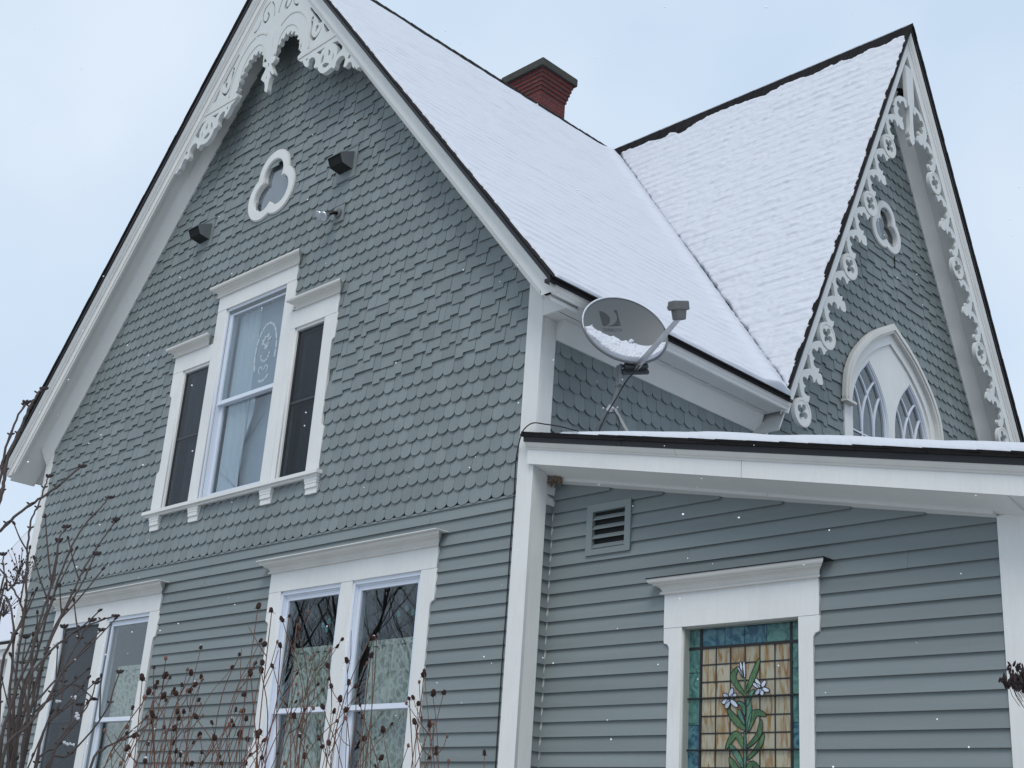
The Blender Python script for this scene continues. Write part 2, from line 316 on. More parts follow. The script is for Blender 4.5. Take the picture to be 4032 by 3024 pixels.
# --- shingles
def band(k): return 'S' if k < 10 else 'T' if k < 19 else 'S' if k < 28 else 'T' if k < 37 else 'S'
def shingles(name, fn, a0, a1, k0, k1, inside, skip, parent):
    mb = MB()
    for k in range(k0, k1):
        zb = K0+EX*k; kind = band(k)
        if kind == 'S':
            w = .1265; a = a0-(w/2 if k % 2 else 0)-w
            while a < a1:
                l, r = a+.0015+random.uniform(-.001, .001), a+w-.0015; c = (l+r)/2; hw = (r-l)/2; jz = random.uniform(-.002, .002)
                bot = [(c+hw*math.cos(math.radians(t)), zb+.040+jz+.040*math.sin(math.radians(t))) for t in range(-10, -171, -20)]
                bot = [(r, zb+.046+jz)]+bot+[(l, zb+.046+jz)]; add(mb, fn, bot, l, r, zb+EX+.050, inside, skip, a0, a1); a += w
        else:
            a = a0-random.uniform(0, .15); lv = 0
            while a < a1:
                w = random.choice((.075, .1, .12, .14, .16, .18)); lv = 1-lv if random.random() < .82 else lv
                l, r = a+.0015, a+w-.0015; z = zb+.034*lv+random.uniform(-.003, .003)
                add(mb, fn, [(r, z), (l, z)], l, r, zb+EX+.052, inside, skip, a0, a1); a += w
    return mb.build(name, shing, parent)
def add(mb, fn, bot, l, r, zt, inside, skip, a0, a1):
    l2, r2 = max(l, a0), min(r, a1)
    if r2-l2 < .008: return
    bot = [(min(max(x, a0), a1), z) for x, z in bot]; q = [bot[0]]
    for p in bot[1:]:
        if abs(p[0]-q[-1][0])+abs(p[1]-q[-1][1]) > 1e-4: q.append(p)
    zb = min(z for _, z in q)
    if fn is FR:
        for R in RF:
            if R[0] < (l2+r2)/2 < R[1] and zb < R[2] < zt: zt = R[2]-.02
    if skip((l2+r2)/2, (zb+zt)/2, l2, r2, zb, zt): return
    ring = q+[(l2, zt), (r2, zt)]
    for A, B, Cc in inside((l2+r2)/2):            # keep A*x + B*z <= C
        out = []
        for p, p2 in zip(ring, ring[1:]+ring[:1]):
            f0, f1 = A*p[0]+B*p[1]-Cc, A*p2[0]+B*p2[1]-Cc
            if f0 <= 0: out.append(p)
            if f0*f1 < 0: t_ = f0/(f0-f1); out.append((p[0]+(p2[0]-p[0])*t_, p[1]+(p2[1]-p[1])*t_))
        ring = out
        if len(ring) < 3: return
    t = random.uniform(-.0012, .0012); H = .17
    off = lambda z: .0255+t-.0180*(z-zb)/H
    n = len(ring); F = [fn(x, z, off(z)) for x, z in ring]; B = [fn(x, z+(.009 if z < zb+.06 else 0), off(z)-.0145 if z < zb+.06 else off(z)-.003) for x, z in ring]
    mb.poly(F+B, [tuple(range(n))]+[(i, n+i, n+(i+1) % n, (i+1) % n) for i in range(n)])
def in_rect(c, z, R): return any(r[0] < c < r[1] and r[2] < z < r[3] for r in R)
RF = [(-5.50, -2.70, 4.76, 6.40), (-4.78, -3.47, 6.3, 6.95)]
def skipF(c, z, l, r, zb, zt):
    if in_rect(c, z, RF): return True
    return math.hypot(c-XC, z-8.12) < .33
shingles('shingle_siding', FR, WL+.12, -.13, 0, 52, lambda c: [(1.185, 1, 10.72+1.185*XC), (-1.185, 1, 10.72-1.185*XC)], skipF, house)
def inS(c): return [(0, 1, 5.46)] if c < 2.84 else [(2.05, 1, 10.60+2.05*YC), (-2.05, 1, 10.60-2.05*YC)]
def skipS(c, z, l, r, zb, zt):
    if abs(c-AYC) < .9 and z < 6.2: return True
    if z >= 6.2 and abs(c-AYC) < .9:
        if abs(c-AYC) < .93*apr((z-6.19)/1.10): return True
    return math.hypot(c-TS[0], z-TS[1]) < .22
shingles('shingle_siding', SI, .135, 8.0, -1, 48, inS, skipS, house)
# --- clapboards
def clapboards(name, fn, a0, a1, zs, skips, parent, top=None, jmin=1.2, jmax=3.2):
    mb = MB()
    for z in zs:
        A1 = a1 if top is None else min(a1, top(z))
        ints = [(a0, A1)]
        for s0, s1, z0, z1 in skips:
            if z0 < z+.03 and z+.07 < z1: ints = [q for p in ints for q in ((p[0], min(p[1], s0)), (max(p[0], s1), p[1])) if q[1]-q[0] > .01]
        for p0, p1 in ints:
            x = p0
            while x < p1:
                e = x+random.uniform(jmin, jmax); e = p1 if p1-e < .5 else e; e = min(e, p1); dz = random.uniform(-.0012, .0012); t = random.uniform(-.0008, .0008); g_ = .0013 if e < p1 else 0
                pr = [(.024+t, z+dz), (.0045, z+.112), (0, z+.112), (.004, z+dz+.009)]
                mb.prism([fn(x+g_, q[1], q[0]) for q in pr], [fn(e-g_, q[1], q[0]) for q in pr]); x = e
    o = mb.build(name, clap, parent)
    bm = bmesh.new(); bm.from_mesh(o.data); bmesh.ops.recalc_face_normals(bm, faces=bm.faces); bm.to_mesh(o.data); bm.free(); return o
clapboards('clapboard_siding', FR, WL+.12, -.13, [4.057-.1008*i for i in range(40)], [(-3.12, -1.01, .9, 3.85), (-7.2, -5.06, .9, 3.85)], house)
clapboards('clapboard_siding', AD_, .012, 3.42, [2.3275-.1008*22+.1008*i for i in range(44)], [(1.17, 2.22, 1.0, 3.30), (.41, .755, 3.69, 4.05)], house, top=lambda z: (4.34-z-.1)/.208+.1)
clapboards('clapboard_siding', SI, .12, AY-.004, [2.3275-.1008*22+.1008*i for i in range(40)], [], house)
MB().box((WL+.12, -.02, 4.150), (-.13, 0, 4.166)).build('drip_board', greyt, house)
# --- corner boards
def corner(name, boxes, parent=house):
    mb = MB()
    for b in boxes: mb.box(*b)
    return mb.build(name, trim, parent)
corner('corner_board', [((.0, .0005, 0), (.028, .132, 5.57))])
cut('corner_board', [[(-.135, 0), (.028, 0), (.028, 10.80-SL*4.148), (-.135, 10.80-SL*3.985)]], [], .0, .028, FR, trim, house)
cut('corner_board', [[(WL-.028, 0), (WL-.028, 10.80-SL*4.148), (WL+.125, 10.80-SL*3.995), (WL+.125, 0)]], [], .0, .028, FR, trim, house)
corner('corner_board', [((WL-.028, .0005, 0), (WL, .13, 5.6))])
corner('corner_board', [((3.425, AY-.03, 0), (3.60, AY, 3.57)), ((3.572, AY+.0005, 0), (3.60, AY+.14, 3.6))])
MB().box((.0005, .133, 4.10), (.022, AY-.003, 4.40)).build('frieze', soff, house)
cb = []
for i in range(90): cb.append((.012, AY-.006, .1+i*.0478))
MB().tube(cb, [.0085+.006*abs(math.sin(i*1.49+.3*math.sin(i))) for i in range(90)], 6).build('caulk_bead', caulk, house, True)
# --- rake cornices
def rake(name, fn, s, za_cs, sides, a_end, m, zclip=None, parent=house, a0=0.):
    mb = MB()
    for sg in sides:
        rings = []
        A = [a0] + ([] if zclip is None else [min(a_end-.001, (min(z for _, z in za_cs)-zclip)/s)]) + [a_end]
        for a in A:
            rings.append([fn(sg*a, max(z-s*a, zclip) if zclip is not None else z-s*a, d) for d, z in za_cs])
        mb.loft(rings if sg > 0 else [r[::-1] for r in rings])
    o = mb.build(name, m, parent); bm = bmesh.new(); bm.from_mesh(o.data); bmesh.ops.recalc_face_normals(bm, faces=bm.faces); bm.to_mesh(o.data); bm.free(); return o
FG = lambda a, z, d: Vector((XC+a, -d, z)); SG = lambda a, z, d: Vector((d, YC+a, z))
def sq(d0, d1, z0, z1): return [(d0, z0), (d1, z0), (d1, z1), (d0, z1)]
AE = 4.504
rake('fascia', FG, SL, sq(.285, .315, 10.80, 10.99), (1, -1), AE, trim, 5.565)
rake('fascia', FG, SL, [(.27, 10.755), (.300, 10.755), (.306, 10.775), (.306, 10.803), (.27, 10.803)], (1, -1), 4.38, trimw)
rake('crown_moulding', FG, SL, [(.315, 10.925), (.330, 10.925), (.336, 10.945), (.352, 10.955), (.372, 10.985), (.376, 11.0), (.315, 11.0)], (1, -1), AE+.035, trim)
rake('drip_edge', FG, SL, [(.05, 11.001), (.392, 11.001), (.396, 11.046), (.05, 11.046)], (1, -1), AE+.06, black)
rake('soffit', FG, SL, sq(-.02, .286, 10.815, 10.845), (1, -1), AE-.02, soff)
rake('frieze', FG, SL, [(.0, 10.60), (.032, 10.60), (.036, 10.62), (.12, 10.765), (.135, 10.815), (0, 10.815)], (1, -1), 4.14, soff)
AE2 = 2.69
rake('fascia', SG, S2, sq(.30, .33, 10.775, 11.07), (1, -1), AE2, trim, 5.565)
rake('crown_moulding', SG, S2, [(.33, 11.00), (.340, 11.00), (.346, 11.03), (.362, 11.045), (.380, 11.08), (.384, 11.10), (.33, 11.10)], (1, -1), AE2+.01, trim)
rake('drip_edge', SG, S2, [(.05, 11.101), (.398, 11.101), (.402, 11.152), (.05, 11.152)], (1, -1), AE2-.0, black)
rake('soffit', SG, S2, sq(-.02, .301, 10.80, 10.84), (1, -1), AE2-.02, soff)
rake('frieze', SG, S2, [(.0, 10.43), (.032, 10.43), (.038, 10.46), (.11, 10.70), (.125, 10.80), (0, 10.80)], (1, -1), 2.6, soff)
# --- eaves
def eave(sgn, x0, yend):
    X = lambda v: x0+sgn*v
    ef = MB().box((X(.36), -.001 if sgn > 0 else -.285, 5.550 if sgn > 0 else 5.566), (X(.384), yend, 5.62))
    if sgn > 0: ef.box((X(.277), -.3145, 5.565), (X(.383), -.001, 5.60))
    ef.build('eave_fascia', trim, house)
    cs = [(.384, 5.553), (.392, 5.553), (.398, 5.57), (.418, 5.585), (.432, 5.612), (.384, 5.612)]
    MB().prism([(X(a), -.3155, z) for a, z in cs], [(X(a), yend, z) for a, z in cs]).build('crown_moulding', trim, house)
    MB().box((X(.38), -.39, 5.613), (X(.446), yend, 5.640)).build('drip_edge', black, house)
    cs = [(.0, 5.571), (.302, 5.571), (.0, 5.93)]
    if sgn > 0: MB().prism([(X(a), -.027, z) for a, z in cs], [(X(a), -.004, z) for a, z in cs]).build('closure_board', trim, house)
    if sgn < 0:      # the far eave is closed by a sloping soffit
        cs = [(.0, 5.93), (.362, 5.568), (.362, 5.60), (.0, 5.96)]
        MB().prism([(X(a), -.02, z) for a, z in cs], [(X(a), yend, z) for a, z in cs]).build('soffit', soff, house); return
    MB().box((X(0), -.001, 5.572), (X(.165), yend, 5.59)).box((X(.180), -.001, 5.572), (X(.362), yend, 5.592)).build('soffit', soff, house)
    MB().box((X(.16), .03, 5.584), (X(.185), yend-.02, 5.60)).build('vent_slot', louv, house)
    MB().box((X(0), yend, 5.573), (X(.383), yend+.03, 5.66)).build('soffit_end', soff, house)
    cs = [(.0, 5.42), (.034, 5.418), (.125, 5.555), (.125, 5.5715), (.0, 5.5715)]
    MB().prism([(X(a), .0 if sgn < 0 else .133, z) for a, z in cs], [(X(a), yend-.0+(.075 if z < 5.5 else .015), z) for a, z in cs]).build('frieze', soff, house)
eave(1, 0, 2.80); eave(-1, WL, 9.0)
mb = MB()
for y in np.arange(.35, 2.8, .52): mb.box((.164, y, 5.573), (.181, y+.03, 5.583))
mb.build('soffit_joint', soff, house)
# --- roof decks
roof = MB()
def slab(mb, quad, th):
    mb.prism([Vector(q)-Vector((0, 0, th)) for q in quad], [Vector(q) for q in quad])
yv = lambda x: YC-(ZR2-(ZR-SL*(x-XC)))/S2      # valley between main right slope and cross gable left slope
slab(roof, [(XC, -.39, ZR), (.45, -.39, ZR-SL*4.57), (.45, yv(.45), ZR-SL*4.57), (XC, 9.2, ZR)][:4], .045)
slab(roof, [(XC, -.39, ZR), (XC, 9.2, ZR), (WL-.45, 9.2, ZR-SL*4.57), (WL-.45, -.39, ZR-SL*4.57)], .045)
slab(roof, [(.395, YC, ZR2), (XC-.1, YC, ZR2), (XC-.1, YC-.1, ZR2-S2*.1), (.395, YC-2.685, ZR2-S2*2.685)], .05)
slab(roof, [(.395, YC, ZR2), (.395, YC+2.74, ZR2-S2*2.74), (.0, YC+2.74, ZR2-S2*2.74), (XC-.1, YC+.1, ZR2-S2*.1), (XC-.1, YC, ZR2)], .06)
roof_o = roof.build('roof', bshing, house)
# ragged shingle butts along the open edges
def butts(P0, P1, n_, along, th=.008, up=(0, 0, 1), w=.13):
    P0, P1, n_, up = map(Vector, (P0, P1, n_, up)); L = (P1-P0).length; d = (P1-P0).normalized(); mb = MB(); x = 0
    while x < L:
        e = min(L, x+w); q = random.uniform(-.003, .002); a, b = P0+d*x, P0+d*(e+.001)
        r0 = [a, b, b+n_*.35, a+n_*.35]; mb.prism([p-n_*(.006+q) if i < 2 else p for i, p in enumerate(r0)], [(p-n_*(.006+q) if i < 2 else p)+up*(th if i < 2 else .002) for i, p in enumerate(r0)]); x = e
    return mb
upm = Vector((SL, 0, 1)).normalized(); 
b1 = butts((.448, -.398, ZR-SL*4.568+.002), (XC, -.398, ZR+.002), Vector((0, 1, 0)), 1, .011, upm, .135); b1.build('shingle_edge', bshing, roof_o)
b1 = butts((.455, -.39, ZR-SL*4.575+.002), (.455, 2.74, ZR-SL*4.575+.002), Vector((-1, 0, SL)).normalized(), 1, .011, upm, .3); b1.build('shingle_edge', bshing, roof_o)
up2 = Vector((0, -S2, 1)).normalized()
butts((.405, 2.74, ZR2-S2*2.73+.002), (.405, YC, ZR2+.002), Vector((-1, 0, 0)), 1, .016, up2, .14).build('shingle_edge', bshing, roof_o)
up3 = Vector((0, S2, 1)).normalized()
butts((.405, 8.2, ZR2-S2*2.73+.002), (.405, YC, ZR2+.002), Vector((-1, 0, 0)), 1, .045, up3, .14).build('shingle_edge', bshing, roof_o)
for k_ in range(2):
    butts((WL-.455, -.398-.004*k_, ZR-SL*4.575+.002+.022*k_), (XC, -.398-.004*k_, ZR+.002+.022*k_), Vector((0, 1, 0)), 1, .021, Vector((-SL, 0, 1)).normalized(), .30-.1*k_).build('shingle_edge', bshing, roof_o)
mb = MB()
y = -.40
while y < YC+.05:
    e = y+.14; z = ZR+.030+random.uniform(0, .006); cs = [(XC-.13, z-.14*SL-.012), (XC, z+.012), (XC+.13, z-.13*SL-.004), (XC+.128, z-.13*SL-.02), (XC, z-.01), (XC-.128, z-.13*SL-.02)]
    mb.prism([(a, y, b) for a, b in cs], [(a, e-.003, b-.006) for a, b in cs]); y = e
x = .42
while x > XC-.2:
    e = x-.14; z = ZR2+.016+random.uniform(0, .008); cs = [(YC-.10, z-.10*S2), (YC, z+.016), (YC+.10, z-.10*S2), (YC+.098, z-.10*S2-.02), (YC, z-.012), (YC-.098, z-.10*S2-.02)]
    mb.prism([(x, a, b) for a, b in cs], [(e+.003, a, b-.006) for a, b in cs]); x = e
mb.build('ridge_cap', bshing, roof_o)
# --- snow on the two slopes that face the viewer, and thin caps along the ridges
Ls = math.hypot(1, SL)
def hm(s, t): return .008*fbm(s*1.2, t*1.2, 3, 3)+.006*fbm(s*7, t*21, 5, 3)+.006*((t/.155) % 1)*(1+1.6*fbm(s*2.5, t*6, 9, 3))+.05*np.exp(-((s-(8.0-.0*t))**2)*0)*0
st = .017
sv_ = lambda t: yv(XC+t/Ls)+.40                  # valley s for a given t
# local frame: s along +y from the rake, t down the slope
t1 = 4.57*Ls; p0 = (sv_(0), 0); p1 = (sv_(t1), t1); dv = Vector((p1[0]-p0[0], p1[1]-p0[1])).normalized(); nv = (-dv.y if True else 0, dv.x)
nv = (-abs(dv.y), -abs(dv.x)) if (p1[0] < p0[0]) else (-abs(dv.y), abs(dv.x))
def hmain(s, t):
    d = (p0[0]-s)*abs(dv.y)+(p0[1]-t)*abs(dv.x)
    return hm(s, t)+.035*np.exp(-((d-.22)/.12)**2)+.012*np.exp(-(d/.9)**2)
snow_sheet('snow_cover', (XC, -.40, ZR+.004), (0, 1, 0), (1/Ls, 0, -SL/Ls), (SL/Ls, 0, 1/Ls), int(6.0/st), int((t1+.03)/st), st,
    [(0, 0, 1, 0, .045, .018, 7), (0, 0, 0, 1, .20, .02, 5), (0, t1, 0, -1, -.004, .012, 9), (p0[0], p0[1], nv[0], nv[1], -.012, .02, 5)], .028, hmain, snow_s, roof_o)
L2 = math.hypot(1, S2); t2 = 2.70*L2
# cross gable: s along -x from the rake, t down slope towards the camera side
q0 = (.42-XC, 0); xe = .42; q1 = (0, t2); dq = Vector((q1[0]-q0[0], q1[1]-q0[1])).normalized(); nq = (-abs(dq.y), -abs(dq.x)) 
def hcross(s, t):
    ph = (t/.150) % 1
    return .012*fbm(s*2.5, t*6, 21, 4)+.022*np.abs(fbm(s*9, t*15, 33, 3))+.009*ph*(1+1.5*fbm(s*6, t*3, 77, 2))-.003
snow_sheet('snow_cover', (.42, YC, ZR2+.004), (-1, 0, 0), (0, -1/L2, -S2/L2), (0, -S2/L2, 1/L2), int(4.7/st), int((t2+.2)/st), st,
    [(0, 0, 1, 0, .008, .042, (2, 5)), (0, 0, 0, 1, .15, .12, (3, 2)), (q0[0], q0[1], nq[0], nq[1], lambda s, t: -.055+.045*np.clip((t-2.4)/1.6, 0, 1), .035, (5, 4)), (0, t2, 0, -1, .0, .02, 9)], .022, hcross, snow_r, roof_o)
def ridge_snow(pts_fn, L, nrm, w, m):
    mb = MB(); n = int(L/.03); rr = []
    for i in range(n+1):
        s = i*.03; h = .012+.016*abs(float(fbm(np.array([s*3.]), np.array([1.]), 41, 3)[0])); c = pts_fn(s)
        rr.append([c-nrm*w*.9+Vector((0, 0, -w*.8)), c-nrm*w*.5+Vector((0, 0, h*.6-w*.25)), c+Vector((0, 0, h)), c+nrm*w*.2+Vector((0, 0, h*.3-.01)), c+Vector((0, 0, -.02))])
    mb.loft(rr); return mb.build('ridge_snow', m, roof_o, True)
ridge_snow(lambda s: Vector((XC-.008, -.38+s, ZR+.026)), YC+.35, Vector((1, 0, 0)), .10, snow_s)
ridge_snow(lambda s: Vector((.34-s, YC+.008, ZR2+.034)), .34-XC, Vector((0, -1, 0)), .09, snow_s)
snow_sheet('snow_cover', (XC, -.40, ZR+.004), (0, 1, 0), (-1/Ls, 0, -SL/Ls), (-SL/Ls, 0, 1/Ls), int(9.4/.1), int(t1/.1), .1, [(0, 0, 1, 0, .1, 0, 1), (0, 0, 0, 1, .1, 0, 1)], .028, lambda s, t: 0*s, snow_s, roof_o)
# --- chimney
ch = MB(); cxc, cyc = -4.71, 4.385
def cbox(mb, hx, hy, za, zb): mb.box((cxc-hx, cyc-hy, za), (cxc+hx, cyc+hy, zb))
cbox(ch, .29, .250, 9.6, 11.5995)
for i in range(5): cbox(ch, .306+.016*i, .263+.013*i, 11.60+.0586*i, 11.60+.0586*(i+1)-.0005)
chim = ch.build('chimney', brick, house)
mb = MB(); cbox(mb, .41, .36, 11.893, 12.015); cap = mb.build('chimney_cap', concr, chim)
bpy.context.view_layer.objects.active = cap
bv = cap.modifiers.new('b', 'BEVEL'); bv.width = .012; bv.segments = 2
# ================================================================== BARGEBOARDS
FX = lambda a, b, d: Vector((XC+a-.03, -d, b+.02))
FXm = lambda a, b, d: Vector((XC-(a-.03), -d, b+.02))
P_BOT = [(1.78, 8.735), (1.751, 8.721), (1.693, 8.729), (1.672, 8.717), (1.659, 8.736), (1.633, 8.772), (1.628, 8.746), (1.599, 8.776), (1.585, 8.814), (1.568, 8.846), (1.541, 8.863), (1.513, 8.856), (1.493, 8.832), (1.464, 8.832), (1.442, 8.847), (1.447, 8.874), (1.455, 8.906), (1.457, 8.934), (1.433, 8.976), (1.4, 8.997), (1.355, 9.0), (1.324, 8.981), (1.303, 8.957), (1.3, 8.923), (1.29, 8.899), (1.264, 8.902), (1.239, 8.931), (1.21, 8.926), (1.162, 8.914), (1.101, 8.914), (1.045, 8.946), (1.006, 8.988), (0.982, 9.042), (0.953, 9.045), (0.923, 9.054), (0.914, 9.079), (0.928, 9.109), (0.927, 9.15), (0.898, 9.192), (0.852, 9.215), (0.812, 9.208), (0.801, 9.176), (0.818, 9.123), (0.781, 9.127), (0.738, 9.158), (0.707, 9.205), (0.69, 9.239), (0.655, 9.251), (0.615, 9.275), (0.588, 9.304)]
P_ARCH = [(0.581, 9.34), (0.612, 9.355), (0.642, 9.38), (0.609, 9.399), (0.598, 9.422), (0.62, 9.447), (0.623, 9.476), (0.584, 9.494), (0.567, 9.52), (0.586, 9.55), (0.579, 9.567), (0.535, 9.573), (0.519, 9.595), (0.542, 9.616), (0.514, 9.648), (0.469, 9.664), (0.46, 9.684), (0.467, 9.706), (0.437, 9.725), (0.404, 9.702), (0.385, 9.712), (0.383, 9.758), (0.358, 9.761), (0.332, 9.726), (0.307, 9.742), (0.300, 9.77), (0.275, 9.765), (0.268, 9.735), (0.249, 9.712), (0.225, 9.735), (0.20, 9.722), (0.207, 9.69), (0.185, 9.665), (0.15, 9.68), (0.142, 9.655), (0.155, 9.62), (0.125, 9.60), (0.10, 9.575), (0.083, 9.54)]
half = [(.0302, 10.85)]+[(1.80, 10.80-1.183*1.77+.03)]+P_BOT+P_ARCH+[(.0302, 9.54)]
def crescent(): 
    return stroke(smooth([(0.756, 9.725), (0.772, 9.633), (0.767, 9.574), (0.778, 9.516), (0.807, 9.469), (0.844, 9.443), (0.885, 9.452), (0.921, 9.48), (0.948, 9.517), (0.945, 9.563)], 3), [.028, .03, .035, .03, .025, .02, .018, .022, .026, .03, .034, .036, .038, .04, .042, .04, .038, .034, .03, .026, .022, .018, .014, .01, .008, .006, .004, .003])
holes = [crescent(), stroke(smooth([(0.862, 9.60), (0.875, 9.575), (0.864, 9.547), (0.85, 9.53)], 3), [.03, .04, .045, .045, .04, .032, .026, .02, .014, .01]),
    circ(.765, 9.735, .022, n=8, ry=.03),
    [(0.694, 9.91), (0.712, 9.90), (0.745, 9.862), (0.79, 9.805), (0.85, 9.74), (0.905, 9.67), (0.955, 9.612), (0.915, 9.608), (0.872, 9.635), (0.868, 9.665), (0.82, 9.727), (0.765, 9.79), (0.715, 9.855), (.69, 9.885)],
    [(0.982, 9.574), (1.015, 9.547), (1.11, 9.426), (1.045, 9.432), (1.014, 9.499)],
    stroke(smooth([(0.22, 10.25), (0.19, 10.19), (0.20, 10.14), (0.24, 10.125), (0.29, 10.17), (0.305, 10.235), (0.295, 10.30), (0.25, 10.35), (0.19, 10.375)], 3), [.012, .02, .03, .036, .04, .04, .038, .034, .03, .028, .026, .024, .022, .02, .02, .02, .02, .02, .022, .024, .024, .02, .018, .014, .01]),
    stroke(smooth([(0.335, 10.19), (0.36, 10.12), (0.40, 10.085), (0.445, 10.07)], 3), [.012, .014, .016, .016, .016, .018, .022, .03, .036, .04]),
    stroke(smooth([(0.155, 10.36), (0.105, 10.281), (0.08, 10.201), (0.07, 10.13)], 3), [.018, .022, .02, .018, .016, .014, .014, .016, .02, .022]),
    [(1.191, 9.24), (1.279, 9.226), (1.381, 9.115), (1.379, 9.083), (1.325, 9.056), (1.302, 9.035), (1.294, 9.063), (1.3, 9.111), (1.275, 9.166), (1.236, 9.212)],
    [(0.931, 9.238), (1.079, 9.242), (1.032, 9.223), (1.005, 9.185)], [(1.141, 9.185), (1.172, 9.153), (1.183, 9.119), (1.157, 9.097), (1.137, 9.125), (1.149, 9.141), (1.139, 9.168)],
    [(1.236, 9.107), (1.248, 9.054), (1.228, 9.0), (1.225, 9.04), (1.230, 9.075)], [(1.046, 9.146), (1.063, 9.164), (1.073, 9.116), (1.063, 9.062), (1.026, 9.062), (1.03, 9.098)],
    [(1.066, 9.030), (1.107, 9.040), (1.175, 9.006), (1.185, 8.986), (1.131, 8.975), (1.075, 8.99)], [(1.519, 8.956), (1.542, 8.939), (1.542, 8.911), (1.514, 8.905), (1.497, 8.931)], [(0.748, 9.236), (0.777, 9.243), (0.781, 9.229), (0.761, 9.2)]]
bb = empty('b', (0, 0, 0), '', ''); bpy.data.objects.remove(bb)
barge = cut('bargeboard', [half], holes, .245, .297, FX, lace, house)
cut('bargeboard', [half], holes, .245, .297, FXm, lace, house)
arch_in = smooth([(.14, 9.56), (.155, 9.72), (.21, 9.82), (.31, 9.862), (.42, 9.83), (.52, 9.74), (.575, 9.62), (.60, 9.50), (.60, 9.42)], 4)
arch_out = smooth([(.16, 9.93), (.25, 9.985), (.37, 10.0), (.52, 9.94), (.65, 9.80), (.72, 9.65), (.76, 9.50), (.765, 9.365)], 4)
mould = [stroke(arch_in, .022), stroke(arch_out, .02), stroke([(.60, 9.305), (1.262, 9.318)], .03), stroke([(1.262, 9.318), (1.50, 9.04)], .02)]
for f_ in (FX, FXm):
    for q, mo in enumerate(mould): cut('moulding', [mo], [], .2965, .303+.0007*q, f_, trimw, barge)
PEND = [(0.042, 9.831), (0.06, 9.712), (0.064, 9.609), (0.065, 9.53), (0.057, 9.491), (0.004, 9.499), (-0.045, 9.512), (-0.033, 9.46), (0.027, 9.421), (0.051, 9.431), (0.037, 9.379), (-0.008, 9.329), (-0.028, 9.291), (0.043, 9.231), (0.06, 9.231), (0.092, 9.164), (0.098, 9.101), (0.161, 9.059), (0.166, 9.11), (0.163, 9.173), (0.179, 9.227), (0.195, 9.254), (0.15, 9.332), (0.154, 9.337), (0.199, 9.287), (0.252, 9.249), (0.256, 9.278), (0.21, 9.336), (0.176, 9.389), (0.163, 9.422), (0.201, 9.424), (0.241, 9.445), (0.237, 9.49), (0.203, 9.516), (0.176, 9.485), (0.149, 9.509), (0.119, 9.639), (0.101, 9.773), (.098, 9.90), (.045, 9.90)]
cut('pendant', [PEND], [[(.095, 9.46), (.115, 9.44), (.108, 9.40), (.10, 9.38), (.09, 9.42)], [(.09, 9.29), (.105, 9.27), (.10, 9.24), (.088, 9.26)]], .25, .301, lambda a, b, d: Vector((XC+(a-.100-(b-9.8)*-.0)*.85, -d, b+.066)), lace, barge)
# cross gable lacework
UNIT = [(0.131, -0.054), (0.147, -0.093), (0.178, -0.129), (0.209, -0.151), (0.229, -0.166), (0.199, -0.18), (0.372, -0.177), (0.394, -0.166), (0.443, -0.134), (0.483, -0.097), (0.505, -0.067), (0.532, -0.097), (0.563, -0.126), (0.591, -0.148), (0.604, -0.165), (0.577, -0.181), (0.749, -0.175), (0.77, -0.163), (0.817, -0.135), (0.851, -0.107), (0.875, -0.083), (0.887, -0.056), (0.872, -0.003), (0.892, 0.067), (0.852, 0.045), (0.821, 0.047), (0.802, 0.039), (0.796, 0.025), (0.813, 0.005), (0.823, -0.027), (0.816, -0.056), (0.791, -0.07), (0.761, -0.067), (0.736, -0.069), (0.738, -0.092), (0.726, -0.129), (0.692, -0.142), (0.663, -0.133), (0.645, -0.107), (0.647, -0.066), (0.615, -0.079), (0.587, -0.07), (0.571, -0.042), (0.579, 0.0), (0.609, 0.028), (0.575, 0.041), (0.553, 0.036), (0.57, 0.06), (0.58, 0.083), (0.564, 0.108), (0.539, 0.127), (0.522, 0.145), (0.494, 0.142), (0.467, 0.112), (0.455, 0.076), (0.466, 0.052), (0.477, 0.037), (0.456, 0.034), (0.425, 0.035), (0.41, 0.019), (0.426, 0.004), (0.444, -0.022), (0.435, -0.062), (0.405, -0.078), (0.375, -0.073), (0.355, -0.073), (0.359, -0.103), (0.344, -0.133), (0.315, -0.144), (0.287, -0.129), (0.275, -0.102), (0.278, -0.066), (0.245, -0.081), (0.216, -0.073), (0.201, -0.045), (0.209, -0.008), (0.235, 0.022), (0.198, 0.035), (0.157, 0.034), (0.148, -0.014)]
Uy, Uz = .4437, .8962
def mapuv(du, sg):
    # (u, v) along and across the rake -> point; sg=+1 left rake, -1 mirrored
    def f(u, v, d):
        y = 3.129+(u+du)*Uy+v*Uz; z = 5.640+(u+du)*Uz-v*Uy
        return Vector((d, y if sg > 0 else 2*YC-.012-y, z))
    return f
quat = [circ(.068*math.cos(math.radians(a)), .068*math.sin(math.radians(a)), .033, n=14) for a in (2, 92, 182, 272)]
